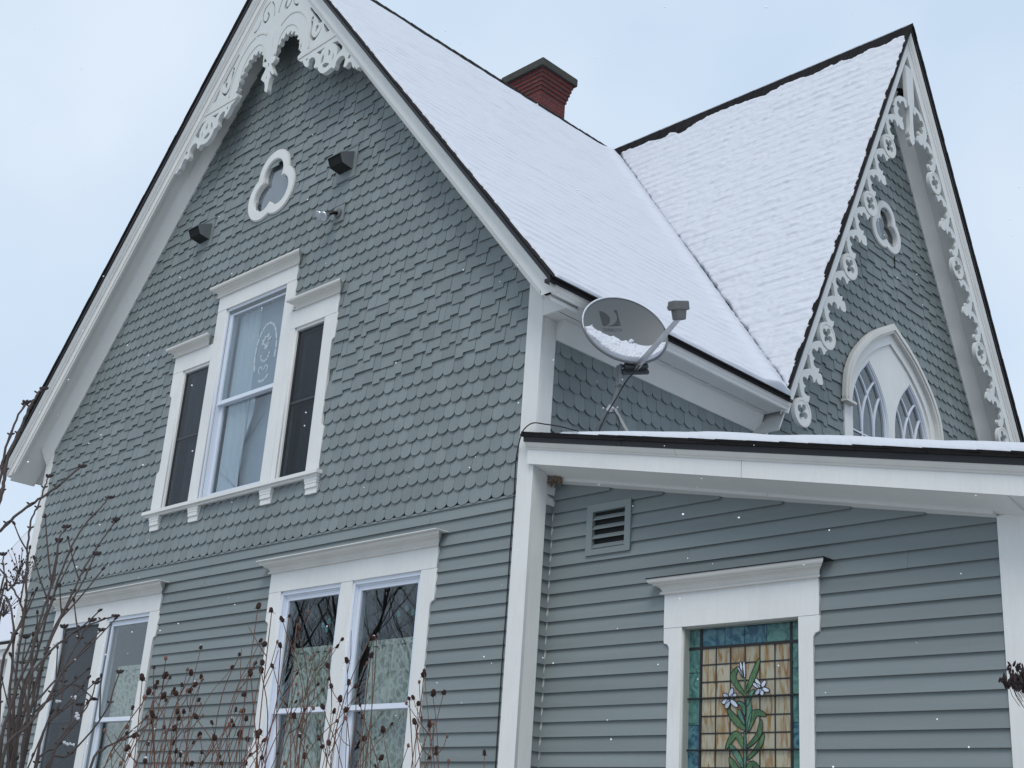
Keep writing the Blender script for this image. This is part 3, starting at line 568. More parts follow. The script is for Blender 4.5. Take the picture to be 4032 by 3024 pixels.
# the four lobes join in the middle: one outline
def quatrefoil(c=.055, r=.036, n=12):
    pts = []
    for a in (0, 90, 180, 270):
        cx, cy = c*math.cos(math.radians(a)), c*math.sin(math.radians(a)); pts += [(cx+r*math.cos(math.radians(a-128+256*i/n)), cy+r*math.sin(math.radians(a-128+256*i/n))) for i in range(n+1)]
    return pts
QF = quatrefoil()
for sg in (1, -1):
    lacework = None
    for i in range(5):
        o = cut('lacework', [UNIT] if i < 4 else [[p for p in UNIT if p[0] < .60]], [], .303, .3345, mapuv(1.0225*i-.003, sg), lace, house)
        r = cut('roundel', [circ(0, 0, .142, n=36)], [QF], .300, .337, mapuv(1.0225*i, sg), lace, o)
        cut('raised_rim', [circ(0, 0, .139, n=36)], [circ(0, 0, .114, n=36)], .3368, .3405, mapuv(1.0225*i, sg), trimw, o)
TOPP = [(-0.338, 10.016), (-0.266, 10.091), (-0.218, 10.114), (-0.129, 10.135), (-0.043, 10.124), (-0.03, 10.117), (-0.03, 10.087), (-0.047, 10.07), (-0.071, 10.038), (-0.095, 10.012), (-0.122, 10.03), (-0.135, 10.065), (-0.166, 10.073), (-0.199, 10.054), (-0.221, 10.008), (-0.241, 10.005), (-0.264, 10.021), (-0.296, 10.007), (-0.313, 9.98), (-0.308, 9.946), (-0.286, 9.93), (-0.252, 9.929), (-0.285, 9.898), (-0.292, 9.854), (-0.27, 9.828), (-0.228, 9.826), (-0.186, 9.845), (-0.194, 9.802), (-0.217, 9.773), (-0.255, 9.755), (-0.31, 9.73), (-0.336, 9.778), (-0.357, 9.808), (-0.371, 9.86), (-0.368, 9.923), (-0.41, 9.88)]
for sg in (1, -1): cut('lacework', [TOPP], [], .302, .3335, lambda a, b, d: Vector((d, YC+sg*a, b)), lace, house)
POST = [(-0.080, 10.60), (-0.075, 10.187), (-0.073, 10.076), (-0.042, 10.060), (-0.038, 9.909), (-0.040, 9.813), (-0.06, 9.739), (-0.085, 9.674), (-0.055, 9.666), (-0.075, 9.628), (-0.055, 9.591), (-0.001, 9.555), (0.05, 9.61), (0.045, 9.657), (0.075, 9.664), (0.045, 9.70), (0.038, 9.772), (0.034, 9.851), (0.040, 10.060), (0.075, 10.09), (0.08, 10.251), (0.080, 10.60)]
cut('king_post', [POST], [], .297, .346, lambda a, b, d: Vector((d, YC+a, b)), lace, house)
# ================================================================== WINDOWS
def headtrim(parent, fn, x0, x1, zb, h, name='cornice', proj=.10, ext=.10):
    """crown on the head of a casing: stepped ogee profile, mitred ends"""
    cs = [(.028, 0), (.050, 0), (.054, .007), (.050, .015), (.042, .018), (.044, .030), (.052, .044), (.068, .054), (.086, .059), (.088, .067), (.104, .069), (.112, .076), (.116, .084), (.116, h), (.0, h+.004)]
    rings = []
    for side in (0, 1):
        rings.append([fn((x0-(max(0, d-.028)) if side == 0 else x1+max(0, d-.028)), zb+z*h/.098, d) for d, z in [(a, b*.098/h if b == h or b == h+.004 else b) for a, b in cs]])
    mb = MB(); mb.loft(rings); 
    o = mb.build(name, trimw, parent); bm = bmesh.new(); bm.from_mesh(o.data); bmesh.ops.recalc_face_normals(bm, faces=bm.faces); bm.to_mesh(o.data); bm.free(); return o
def frame(mb, fn, x0, x1, z0, z1, w, d0, d1, wb=None, wt=None):
    wb = wb or w; wt = wt or w
    def bx(a0, b0, a1, b1):
        p, q = fn(a0, b0, d0), fn(a1, b1, d1); mb.box(p, q)
    bx(x0, z0, x0+w, z1); bx(x1-w, z0, x1, z1); bx(x0+w, z0, x1-w, z0+wb); bx(x0+w, z1-wt, x1-w, z1)
def dbox(mb, fn, a0, a1, b0, b1, d0, d1): mb.box(fn(a0, b0, d0), fn(a1, b1, d1))
def dh(parent, fn, x0, x1, z0, z1, zrail, m=vinyl, jm=vinyl, screen=False, gl=glass, sill_h=.06):
    """double-hung sash pair set into an opening"""
    mb = MB(); frame(mb, fn, x0-.012, x1+.012, z0-.01, z1+.012, .035, -.115, .012); jamb = mb.build('jamb', jm, parent)
    mb = MB(); frame(mb, fn, x0+.018, x1-.018, z0, z1-.018, .018, -.10, -.008); mb.build('stop', jm, parent)
    f = .036
    mb = MB(); frame(mb, fn, x0+.036, x1-.036, zrail-.018, z1-.036, f, -.052, -.018, .040); us = mb.build('upper_sash', m, parent)
    mb = MB(); frame(mb, fn, x0+.036, x1-.036, z0+.02, zrail+.022, f+.006, -.090, -.058, sill_h); ls = mb.build('lower_sash', m, parent)
    mb = MB(); dbox(mb, fn, x0+.066, x1-.066, zrail+.015, z1-.066, -.036, -.033); mb.build('pane', gl, us)
    mb = MB(); dbox(mb, fn, x0+.070, x1-.070, z0+.07, zrail-.015, -.076, -.073); mb.build('pane', gl, ls)
    if screen:
        mb = MB(); frame(mb, fn, x0+.022, x1-.022, z0+.004, z1-.022, .022, -.018, -.008); dbox(mb, fn, x0+.044, x1-.044, zrail-.012, zrail+.012, -.018, -.008); sc = mb.build('screen', dark, parent)
        mb = MB(); dbox(mb, fn, x0+.042, x1-.042, z0+.024, z1-.042, -.014, -.0125); mb.build('mesh', screen_g, sc)
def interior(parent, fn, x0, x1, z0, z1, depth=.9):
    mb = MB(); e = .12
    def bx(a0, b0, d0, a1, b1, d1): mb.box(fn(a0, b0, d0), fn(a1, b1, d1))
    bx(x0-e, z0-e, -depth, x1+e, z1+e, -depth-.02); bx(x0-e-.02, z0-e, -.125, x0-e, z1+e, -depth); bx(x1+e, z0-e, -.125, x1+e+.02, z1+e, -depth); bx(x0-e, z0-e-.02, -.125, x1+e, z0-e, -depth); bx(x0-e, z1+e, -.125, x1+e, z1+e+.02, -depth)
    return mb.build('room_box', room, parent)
def curtain(parent, fn, x0, x1, z0, z1, d, m, amp=.018, per=.085, name='curtain', taper=None, rag=0.):
    nx = max(8, int((x1-x0)/.012)); nz = 10; mb = MB()
    for j in range(nz+1):
        v = j/nz
        for i in range(nx+1):
            u = i/nx; xa = x0+(x1-x0)*u
            if taper: xa = x0+(x1-x0)*u*taper(v)
            mb.v.append(tuple(fn(xa, z0+(z1-z0)*v+(rag*math.sin(u*40) if j == nz else 0), d+amp*math.sin(xa*2*math.pi/per+.8*math.sin(xa*9)))))
    for j in range(nz):
        for i in range(nx): a = j*(nx+1)+i; mb.f.append((a, a+1, a+nx+2, a+nx+1))
    return mb.build(name, m, parent, True)
def shoulder(x0, x1, z0, z1, out, zt, zm0, cutw=.045):
    """side casing outline with cut shoulders; out=+1 when the outer edge is x1"""
    a, b = (x0, x1) if out > 0 else (x1, x0); c = b-out*cutw
    cur = [(b, zt), (b-out*.004, zt-.012), (b-out*.030, zt-.020), (b-out*.040, zt-.034), (c, zt-.045)]
    low = [] if zm0 is None else [(c, zm0+.045), (b-out*.040, zm0+.034), (b-out*.030, zm0+.020), (b-out*.004, zm0+.012), (b, zm0)]
    return [(a, z0), (a, z1), (b, z1)]+cur+(low+[(b, z0)] if zm0 is not None else [(c, z0)])
# --- lower twin windows on the gable wall
def twin(xl, dark_left):
    k = xl; fr = [(k, 3.69), (k+2.226, 3.69), (k+2.226, 3.862), (k, 3.862)]
    w = cut('window', [fr], [], .0, .030, FR, trim, house)
    cut('casing', [shoulder(k, k+.178, .9, 3.6885, -1, 3.45, 2.36)], [], .0, .028, FR, trim, w)
    cut('casing', [shoulder(k+2.045, k+2.226, .9, 3.6885, 1, 3.45, 2.36)], [], .0, .028, FR, trim, w)
    cut('mullion', [win_rect(k+1.035, k+1.187, .9, 3.6885)], [], .0, .027, FR, trim, w)
    headtrim(w, FR, k, k+2.226, 3.862, .098)
    MB().box((k-.09, -.152, 3.961), (k+2.316, -.0, 3.967)).build('head_flashing', trim, w)
    dh(w, FR, k+.18, k+1.033, 1.0, 3.68, 2.66, dark if dark_left else vinyl, vinyl, dark_left)
    dh(w, FR, k+1.189, k+2.043, 1.0, 3.68, 2.66)
    interior(w, FR, k+.18, k+2.043, 1.0, 3.68, .8)
    for a, b in ((k+.22, k+1.0), (k+1.23, k+2.0)):
        curtain(w, FR, a+.03, b-.02, 1.0, 3.17, -.16, blackc if (dark_left and a < k+.5) else lacec, .026, .085, rag=.012)
        if not (dark_left and a < k+.5): curtain(w, FR, a+.02, b-.01, 3.17, 3.215, -.155, lacec, .004, .03, 'curtain_heading')
    return w
tw = twin(-3.179, False); twin(-7.266, True)
# hanging glass ornaments glimpsed behind the twin panes
teal = mat('teal_glass_ornament', (.05, .28, .28), .2, .2)
mb = MB()
for a, z in ((-2.62, 3.40), (-2.54, 3.43), (-2.36, 3.42), (-2.30, 3.39), (-1.62, 3.42), (-1.52, 3.46), (-1.38, 3.47), (-1.32, 3.45), (-2.56, 3.36), (-1.44, 3.42)): mb.blob((a, .19, z), (.018, .01, .028), seg=7)
mb.build('hanging_ornament', teal, tw)
# --- triple window
w = cut('window', [win_rect(-4.822, -3.42, 6.845, 7.008)], [], .0, .032, FR, trim, house)
cut('casing', [win_rect(-5.553, -4.8225, 6.30, 6.488)], [], .0, .030, FR, trim, w); cut('casing', [win_rect(-3.4195, -2.668, 6.30, 6.488)], [], .0, .030, FR, trim, w)
cut('casing', [shoulder(-5.553, -5.355, 4.752, 6.2985, -1, 6.055, 5.165)], [], .0, .028, FR, trim, w)
cut('casing', [shoulder(-2.862, -2.668, 4.752, 6.2985, 1, 6.055, 5.165)], [], .0, .028, FR, trim, w)
cut('mullion', [win_rect(-4.8215, -4.66, 4.752, 6.844)], [], .0, .0295, FR, trim, w); cut('mullion', [win_rect(-3.578, -3.4205, 4.752, 6.844)], [], .0, .0295, FR, trim, w)
cut('mullion', [win_rect(-4.835, -4.822, 4.752, 6.299)], [], .0, .0285, FR, trim, w); cut('mullion', [win_rect(-3.42, -3.34, 4.752, 6.299)], [], .0, .0285, FR, trim, w)
headtrim(w, FR, -4.83, -3.41, 7.008, .115); headtrim(w, FR, -5.56, -4.90, 6.488, .10); headtrim(w, FR, -3.34, -2.66, 6.488, .10)
mb = MB(); mb.box((-5.62, -.085, 4.716), (-2.615, 0, 4.750)); mb.box((-5.60, -.055, 4.694), (-2.635, 0, 4.7155)); mb.build('sill', trim, w)
br = None
for x in (-5.50, -4.76, -3.52, -2.82):
    if br is None:
        mb = MB(); mb.box((x, -.045, 4.60), (x+.165, 0, 4.6935)); mb.box((x, -.033, 4.545), (x+.165, 0, 4.5995)); mb.box((x-.012, -.052, 4.662), (x+.177, 0, 4.6930)); mb.box((x-.005, -.049, 4.640), (x+.170, 0, 4.6615)); br = mb.build('bracket', trim, w); x_b = x
    else: copyobj(br, (x-x_b, 0, 0), w)
dh(w, FR, -4.658, -3.580, 4.755, 6.84, 5.79); dh(w, FR, -5.353, -4.837, 4.755, 6.295, 5.52, dark, trim, True); dh(w, FR, -3.338, -2.864, 4.755, 6.295, 5.52, dark, trim, True)
interior(w, FR, -5.33, -2.88, 4.8, 6.8, .8)
curtain(w, FR, -4.60, -3.60, 5.80, 6.80, -.125, shade, .002, .5, 'roller_shade'); curtain(w, FR, -4.56, -4.20, 4.8, 6.79, -.108, sheer, .014, .11)
curtain(w, FR, -4.62, -3.60, 4.8, 5.85, -.22, shade, .01, .4, 'sheer_panel'); curtain(w, FR, -4.50, -4.10, 4.8, 5.8, -.13, sheer, .014, .10, taper=lambda v: .55+.45*v)
for a, b in ((-5.33, -4.86), (-3.31, -2.89)): curtain(w, FR, a+.05, b, 4.8, 6.25, -.14, darkcurt, .006, .12)
# etched oval on the middle upper pane
etch = mat('etched_white', (.40, .45, .50), .6, .1)
ex, ez, er, eh = -3.895, 6.20, .190, .325
oh = []; rim = []
for i in range(20):
    a0, a1 = math.radians(18*i+1.5), math.radians(18*i+16.5)
    if 200 < 18*i < 250 or 300 < 18*i < 330: continue
    rim.append([(ex+er*math.cos(t)*q, ez+eh*math.sin(t)*q2) for q, q2, ts in ((1, 1, (a0, (a0+a1)/2, a1)), (.86, .93, (a1, (a0+a1)/2, a0))) for t in ts])
for cx, cz, r0 in ((0, .14, .05), (-.05, .12, .035), (.05, .12, .035), (0, .06, .03)): rim.append([(ex+cx+r0*math.cos(t)*(1+.3*math.cos(5*t)), ez+cz+r0*math.sin(t)*(1+.3*math.cos(5*t))) for t in np.linspace(0, 2*math.pi, 24, endpoint=False)])
for i in range(7): t = math.radians(190+28*i); rim.append(circ(ex+.07*math.cos(t), ez-.02+.08*math.sin(t), .015, n=8))
for sx in (-1, 1): rim.append(stroke(smooth([(ex+sx*.01, ez-.20), (ex+sx*.04, ez-.15), (ex+sx*.08, ez-.18), (ex+sx*.05, ez-.23)], 3), [.006, .012, .014, .014, .014, .014, .014, .012, .01, .006]))
cut('etched_oval', rim, [], -.0325, -.0315, FR, etch, w)
# --- trefoil windows
def tref(fn, cx, cz, s, board, parent=house):
    o = cut('trefoil_window', [trefoil(cx, cz, .268*s, .16*s)], [trefoil(cx, cz, .178*s, .16*s)], .0, .042, fn, trim, parent)
    cut('inner_bead', [trefoil(cx, cz, .184*s, .16*s)], [trefoil(cx, cz, .168*s, .16*s)], -.02, .034, fn, trim, o)
    cut('outer_bead', [trefoil(cx, cz, .280*s, .16*s)], [trefoil(cx, cz, .262*s, .16*s)], .0, .034, fn, trimw, o)
    cut('backing_board', [board], [trefoil(cx, cz, .18*s, .16*s)], -.004, .022, fn, greyt, o)
    p = cut('pane', [trefoil(cx, cz, .18*s, .16*s)], [], -.014, -.012, fn, glass, o)
    mb = MB(); dbox(mb, fn, cx-.4*s, cx+.4*s, cz-.4*s, cz+.4*s, -.6, -.62); mb.build('room_box', room, o); return o
hexb = lambda cx, cz, s: [(cx+s*a, cz+s*b) for a, b in ((.13, .40), (-.13, .40), (-.33, .16), (-.49, -.13), (-.22, -.39), (.22, -.39), (.49, -.13), (.33, .16))]
t_o = tref(FR, XC, 8.12, 1., hexb(XC, 8.12, 1.))
purp = mat('lilac_blind', (.25, .25, .30), .8, .15, 0, 2, (3, 3, .5)); cut('blind', [trefoil(XC, 8.12, .2, .16)], [], -.030, -.028, FR, purp, t_o)
s_o = tref(SI, TS[0], TS[1], .76, hexb(TS[0], TS[1], .76)); 
cut('blind', [[(TS[0]-.3, TS[1]-.3), (TS[0]+.07, TS[1]-.3), (TS[0]+.02, TS[1]-.05), (TS[0]-.04, TS[1]+.12), (TS[0]-.3, TS[1]+.1)]], [], -.040, -.038, SI, purp, s_o)
MB().box((0, TS[0]+.17, 8.13), (.03, TS[0]+.185, 8.27)).build('nail_strip', louv, s_o)
# --- arched window in the cross gable
def hoodp(h, r, h2, r2): return arc_pts(AYC, 6.191, h, r)+arc_pts(AYC, 6.191, h2, r2)[::-1]
w = cut('arched_window', [arch(AYC, 4.7, 6.19, .985, 1.14)], [arch(AYC, 4.6, 6.19, .83, .95)], .0, .035, SI, trim, house)
cut('hood_mould', [hoodp(1.03, 1.180, .925, 1.070)], [], .035, .085, SI, trimw, w)
cut('hood_mould', [hoodp(1.00, 1.148, .955, 1.10)], [], .085, .10, SI, trimw, w)
for sg in (-1, 1): MB().box((.034, AYC+sg*.86, 6.165), (.104, AYC+sg*1.05, 6.1895)).build('impost', trimw, w)
l1, l2, lh, lr, ls_ = AYC-.432, AYC+.432, .372, .73, 6.08
cut('tracery_panel', [arch(AYC, 4.7, 6.18, .836, .956)], [arch(l1, 4.6, ls_, lh, lr), arch(l2, 4.6, ls_, lh, lr)], -.06, .012, SI, trim, w)
for lc in (l1, l2):
    sash = cut('lancet_sash', [arch(lc, 4.7, ls_, lh+.012, lr+.02)], [arch(lc, 4.75, ls_, lh-.026, lr-.042)], -.055, -.015, SI, vinyl, w)
    cut('lancet_stop', [arch(lc, 4.7, ls_, lh+.004, lr+.008)], [arch(lc, 4.6, ls_, lh-.012, lr-.020)], -.016, .004, SI, vinyl, sash)
    gh, gr = lh-.026, lr-.042; R = (gh*gh+gr*gr)/(2*gh); zs = 5.97
    def inside(y, z):
        if z <= ls_: return abs(y-lc) < gh
        return abs(y-lc) < gh*apr((z-ls_)/gr)+.003
    mun = []
    for kf in (-1/3, 1/3):
        y0 = lc+gh*kf; mun.append(stroke([(y0, 4.75), (y0, ls_-.08)], .016))
        for sg in (-1, 1):
            pts = [(y0, ls_-.08)]
            for i in range(1, 40):
                fr_ = i*.025; y_, z_ = y0+sg*gh*(1-apr(fr_)), ls_-.08+gr*fr_
                if not inside(y_, z_): break
                pts.append((y_, z_))
            if len(pts) > 2: mun.append(stroke(pts, .016))
    for q, mo in enumerate(mun): cut('muntin', [mo], [], -.045, -.020+.0006*q, SI, vinyl, sash)
    cut('muntin', [win_rect(lc-gh, lc+gh, zs-.008, zs+.008)], [], -.045, -.0212, SI, vinyl, sash)
    cut('pane', [arch(lc, 4.75, ls_, lh-.02, lr-.03)], [], -.036, -.034, SI, glass, sash)
    cc = curtain(w, SI, lc-.3, lc-.06, 4.8, 6.65, -.14, darkcurt, .012, .08); cc = curtain(w, SI, lc+.1, lc+.32, 4.8, 6.5, -.14, darkcurt, .012, .08)
interior(w, SI, AYC-.8, AYC+.8, 4.8, 7.1, .8)
# --- stained glass window in the lean-to
w = cut('stained_glass_window', [win_rect(1.106, 2.288, 3.112, 3.335)], [], .0, .030, AD_, trim, house)
cut('casing', [shoulder(1.106, 1.253, 1.1, 3.1105, -1, 3.025, None)], [], .0, .028, AD_, trim, w); cut('casing', [shoulder(2.141, 2.288, 1.1, 3.1105, 1, 3.025, None)], [], .0, .028, AD_, trim, w)
headtrim(w, AD_, 1.106, 2.288, 3.335, .098); MB().box((1.01, AY-.125, 3.434), (2.384, AY, 3.439)).build('head_flashing', black, w)
oldp = mat('old_grey_paint', (.30, .32, .30), .6, .15, 0, 14, (1, 1, .4)); mb = MB(); frame(mb, AD_, 1.244, 2.150, 1.1, 3.1195, .018, -.062, .004); mb.build('jamb', oldp, w)
GY = AY+.052
SD = -(GY-AY)
ZF = (2550, 2350, 2.4614)
def gp(x, y): q = onplane(1, GY, *zf(ZF, x, y)); return (q.x, q.z)
def stain(name, c1, c2, sc=18, st_=(1, 1, .3), lo=.4, hi=.6):
    m, t, p, o = nodes(name); N = t.nodes.new; L = t.links.new
    tcn = N('ShaderNodeTexCoord'); mp = N('ShaderNodeMapping'); mp.inputs['Scale'].default_value = st_; L(tcn.outputs['Object'], mp.inputs[0]); n = N('ShaderNodeTexNoise'); n.inputs['Scale'].default_value = sc; n.inputs['Detail'].default_value = 5; n.inputs['Distortion'].default_value = 1.2; L(mp.outputs[0], n.inputs['Vector'])
    r = N('ShaderNodeMapRange'); r.inputs[1].default_value = lo; r.inputs[2].default_value = hi; L(n.outputs['Fac'], r.inputs[0]); x = N('ShaderNodeMix'); x.data_type = 'RGBA'; L(r.outputs[0], x.inputs[0]); x.inputs[6].default_value = (*c1, 1); x.inputs[7].default_value = (*c2, 1)
    g_ = N('ShaderNodeNewGeometry'); a = N('ShaderNodeMath'); a.operation = 'MULTIPLY_ADD'; a.inputs[1].default_value = .3; a.inputs[2].default_value = .85; L(g_.outputs['Random Per Island'], a.inputs[0]); v = N('ShaderNodeVectorMath'); v.operation = 'SCALE'; L(x.outputs[2], v.inputs[0]); L(a.outputs[0], v.inputs['Scale']); L(v.outputs[0], p.inputs['Base Color'])
    p.inputs['Roughness'].default_value = .18; b = N('ShaderNodeBump'); b.inputs['Distance'].default_value = .0015; L(n.outputs['Fac'], b.inputs['Height']); L(b.outputs[0], p.inputs['Normal']); return m
amber = stain('amber_glass', (.31, .295, .225), (.21, .115, .032), 26, (1, 1, .2), .44, .66); tealg = stain('teal_glass', (.03, .10, .10), (.085, .20, .17), 16, (1, 1, 1)); blueg = stain('blue_glass', (.012, .06, .10), (.07, .17, .20), 14, (1, 1, 1))
green = stain('leaf_glass', (.030, .085, .040), (.075, .15, .065), 18, (1, 1, .5)); green2 = stain('blue_leaf_glass', (.04, .12, .085), (.09, .20, .14), 18, (1, 1, .5)); whiteg = stain('lily_glass', (.36, .42, .52), (.48, .53, .62), 10); lead = mat('lead_came', (.012, .013, .015), .5, .3, 0, 40, bump=.002, bscale=150)
gx0, gx1, gz0, gz1 = 1.262, 2.132, 1.12, 3.102
MB().box((gx0-.01, GY+.006, gz0), (gx1+.01, GY+.012, gz1)).build('glass_backing', lead, w)
ix0 = gp(530, 700)[0]; ix1 = gp(1385, 700)[0]; iz1 = gp(600, 500)[1]
rows = [iz1]; zz = [gp(600, q)[1] for q in (660, 828, 985, 1158, 1325, 1488)]; rows += zz; dz = (zz[0]-zz[5])/5
while rows[-1] > gz0+dz: rows.append(rows[-1]-dz)
rows.append(gz0); cw_ = (ix1-ix0)/6
mb = MB()
for i in range(6):
    for j in range(len(rows)-1): mb.box((ix0+i*cw_+.002, GY, rows[j+1]+.002), (ix0+(i+1)*cw_-.002, GY+.005, rows[j]-.002))
mb.build('amber_panes', amber, w)
mt, mbl = MB(), MB()
tops = [gx0]+[gp(q, 400)[0] for q in (510, 750, 940, 1155, 1385)]+[gx1]
def bpane(blue, a, b): MB().box(a, b).build('border_pane', blueg if blue else tealg, w)
for i in range(6): bpane(i in (1, 2, 3), (tops[i]+.002, GY, iz1+.012), (tops[i+1]-.002, GY+.005, gz1-.004))
zl = [iz1]+[gp(450, q)[1] for q in (740, 990, 1245, 1490, 1740, 1990, 2240)]; zr = [iz1]+[gp(1440, q)[1] for q in (690, 945, 1215, 1480, 1730, 1980, 2230)]
for i in range(len(zl)-1):
    if zl[i] > gz0+.01: bpane(i in (3, 4), (gx0, GY, max(gz0, zl[i+1])+.002), (ix0-.016, GY+.005, zl[i]-.002))
for i in range(len(zr)-1):
    if zr[i] > gz0+.01: bpane(i in (3,), (ix1+.016, GY, max(gz0, zr[i+1])+.002), (gx1, GY+.005, zr[i]-.002))
mb = MB()
for i in range(1, 6): mb.box((ix0+i*cw_-.004, GY-.003, gz0), (ix0+i*cw_+.004, GY+.0045, iz1))
for z in rows[1:-1]: mb.box((ix0, GY-.0035, z-.004), (ix1, GY+.0042, z+.004))
mb.build('cames', lead, w)
mb = MB()
for a in (ix0-.016, ix1): mb.box((a, GY-.006, gz0), (a+.016, GY+.004, gz1))
mb.box((gx0, GY-.0065, iz1-.004), (gx1, GY+.0041, iz1+.013))
for z in (zz[2], zz[5], zz[5]-3*dz): mb.tube([(gx0-.01, GY-.012, z), (gx1+.01, GY-.012, z)], .0055, 6)
mb.build('saddle_bar', lead, w)
def art(name, polys, m, d):
    P = [[gp(*p) for p in q] for q in polys]
    o = []
    for q in P:
        cx = sum(a for a, _ in q)/len(q); cz = sum(b for _, b in q)/len(q)
        o.append(q)
    mbx = MB()
    for i, q in enumerate(o):
        s_ = cut('t', [q], [], SD*1.0+.0+d+.0002*(i % 5), SD-.002, AD_, m, None); me = s_.data; mbx.poly([v.co.copy() for v in me.vertices], [tuple(p.vertices) for p in me.polygons]); bpy.data.objects.remove(s_); bpy.data.meshes.remove(me)
    mbx.build(name, m, w)
    mbx = MB()
    for q in o:
        pts = [AD_(a, b, SD+d) for a, b in q]; mbx.tube(pts+[pts[0]], .0028, 4)
    mbx.build('lead_outline', lead, w)
def leaf(a, mid, b, wd):
    """leaf through three points with width wd"""
    c = smooth([a, mid, b], 6); n_ = len(c); return stroke(c, [wd*math.sin(math.pi*min(1, max(.0, (i+.4)/(n_-.2))))**.7+1 for i in range(n_)])
leaves = [leaf((1085, 600), (1030, 760), (958, 930), 52), leaf((880, 680), (835, 790), (950, 960), 56), leaf((780, 1090), (860, 1200), (955, 1290), 66), leaf((1150, 1150), (1040, 1130), (975, 1310), 66), leaf((1105, 1190), (1075, 1340), (960, 1470), 50),
    leaf((760, 1475), (860, 1330), (945, 1480), 64), leaf((1130, 1330), (1080, 1450), (970, 1580), 48), leaf((800, 1560), (850, 1650), (940, 1760), 60), leaf((1090, 1680), (1010, 1620), (960, 1760), 60), leaf((790, 1900), (850, 1800), (940, 1930), 60)]
leaves2 = [leaf((960, 960), (990, 1090), (965, 1320), 52), leaf((1040, 900), (1000, 950), (965, 1060), 40), leaf((870, 1020), (925, 1050), (945, 1150), 38), leaf((890, 1090), (905, 1150), (945, 1240), 38), leaf((800, 1430), (870, 1530), (935, 1659), 56), leaf((945, 1300), (950, 1500), (940, 1760), 30), leaf((945, 1760), (950, 1950), (945, 2150), 30)]
art('lily_leaves', leaves, green, .004); art('lily_leaves', leaves2, green2, .0052)
stem_ = [gp(*p) for p in ((945, 790), (952, 900), (955, 1000))]; mb = MB(); mb.tube([AD_(a, b, SD+.004) for a, b in stem_], .005, 5); mb.build('lily_stem', green, w)
def petal(cx, cy, ang, ln, wd): a = math.radians(ang); return leaf((cx, cy), (cx+ln*.55*math.cos(a), cy+ln*.55*math.sin(a)), (cx+ln*math.cos(a), cy+ln*math.sin(a)), wd)
pet = [petal(1105, 885, t, l_, 40) for t, l_ in ((-150, 90), (-120, 105), (-60, 85), (20, 85), (80, 75), (130, 85))]+[petal(800, 990, t, l_, 42) for t, l_ in ((-140, 80), (-75, 110), (-35, 85), (45, 110), (110, 100), (150, 85))]
pet += [leaf((905, 630), (915, 690), (935, 780), 26), leaf((940, 625), (940, 700), (945, 785), 26), leaf((872, 678), (905, 720), (930, 782), 22)]
art('lily_flower', pet[:6], whiteg, .0065); art('lily_flower', pet[6:12], whiteg, .0066); art('lily_flower', pet[12:], whiteg, .0067)
# --- louvre vent in the lean-to
v = cut('louvre_vent', [win_rect(.375, .788, 3.680, 4.052)], [win_rect(.432, .735, 3.722, 3.998)], .0, .034, AD_, greyt, house)
mb = MB()
for i in range(4):
    z = 3.728+.069*i; cs = [(.030, z), (.032, z+.007), (.006, z+.036), (.002, z+.030)]; mb.prism([AD_(.433, b, d) for d, b in cs], [AD_(.734, b, d) for d, b in cs])
mb.build('slat', greyt, v); MB().box((.42, AY-.0015, 3.70), (.745, AY+.004, 4.01)).build('vent_backing', louv, v)
# --- vent hoods on the gable wall
def hood(x0, z0):
    w_, h_ = .30, .34
    mb = MB(); mb.box((x0, -.030, z0), (x0+w_, -.0, z0+h_)); mb.box((x0-.012, -.036, z0+h_), (x0+w_+.012, -.0, z0+h_+.012)); o = mb.build('vent_hood', greyt, house)
    a0, a1, zt, zb, D_ = x0+.05, x0+.25, z0+.285, z0+.085, .17
    mb = MB(); y0 = -.031; zf_ = zt-.085; zl_ = zb+.02; e = .004
    mb.poly([(a0, y0, zt), (a1, y0, zt), (a1, y0-D_, zf_), (a0, y0-D_, zf_)], [(0, 1, 2, 3)])
    for a in (a0, a1): mb.poly([(a, y0, zt), (a, y0, zb), (a, y0-D_*.75, zl_), (a, y0-D_, zf_)], [(0, 1, 2, 3)])
    mb.poly([(a0, y0-D_, zf_), (a1, y0-D_, zf_), (a1, y0-D_-.002, zf_-.014), (a0, y0-D_-.002, zf_-.014)], [(0, 1, 2, 3)])
    mb.build('hood', metal_g, o)
    MB().poly([(a0+e, y0-.002, zb+.004), (a1-e, y0-.002, zb+.004), (a1-e, y0-D_*.72, zl_+.01), (a0+e, y0-D_*.72, zl_+.01)], [(0, 1, 2, 3)]).poly([(a0+e, y0-D_*.72, zl_+.01), (a1-e, y0-D_*.72, zl_+.01), (a1-e, y0-D_*.93, zf_-.01), (a0+e, y0-D_*.93, zf_-.01)], [(0, 1, 2, 3)]).build('flap', louv, o)
    return o
h1 = hood(-2.965, 7.75)
h2 = copyobj(h1, (-2.535, 0, .01), house)
for c in list(h1.children): copyobj(c, None, h2)
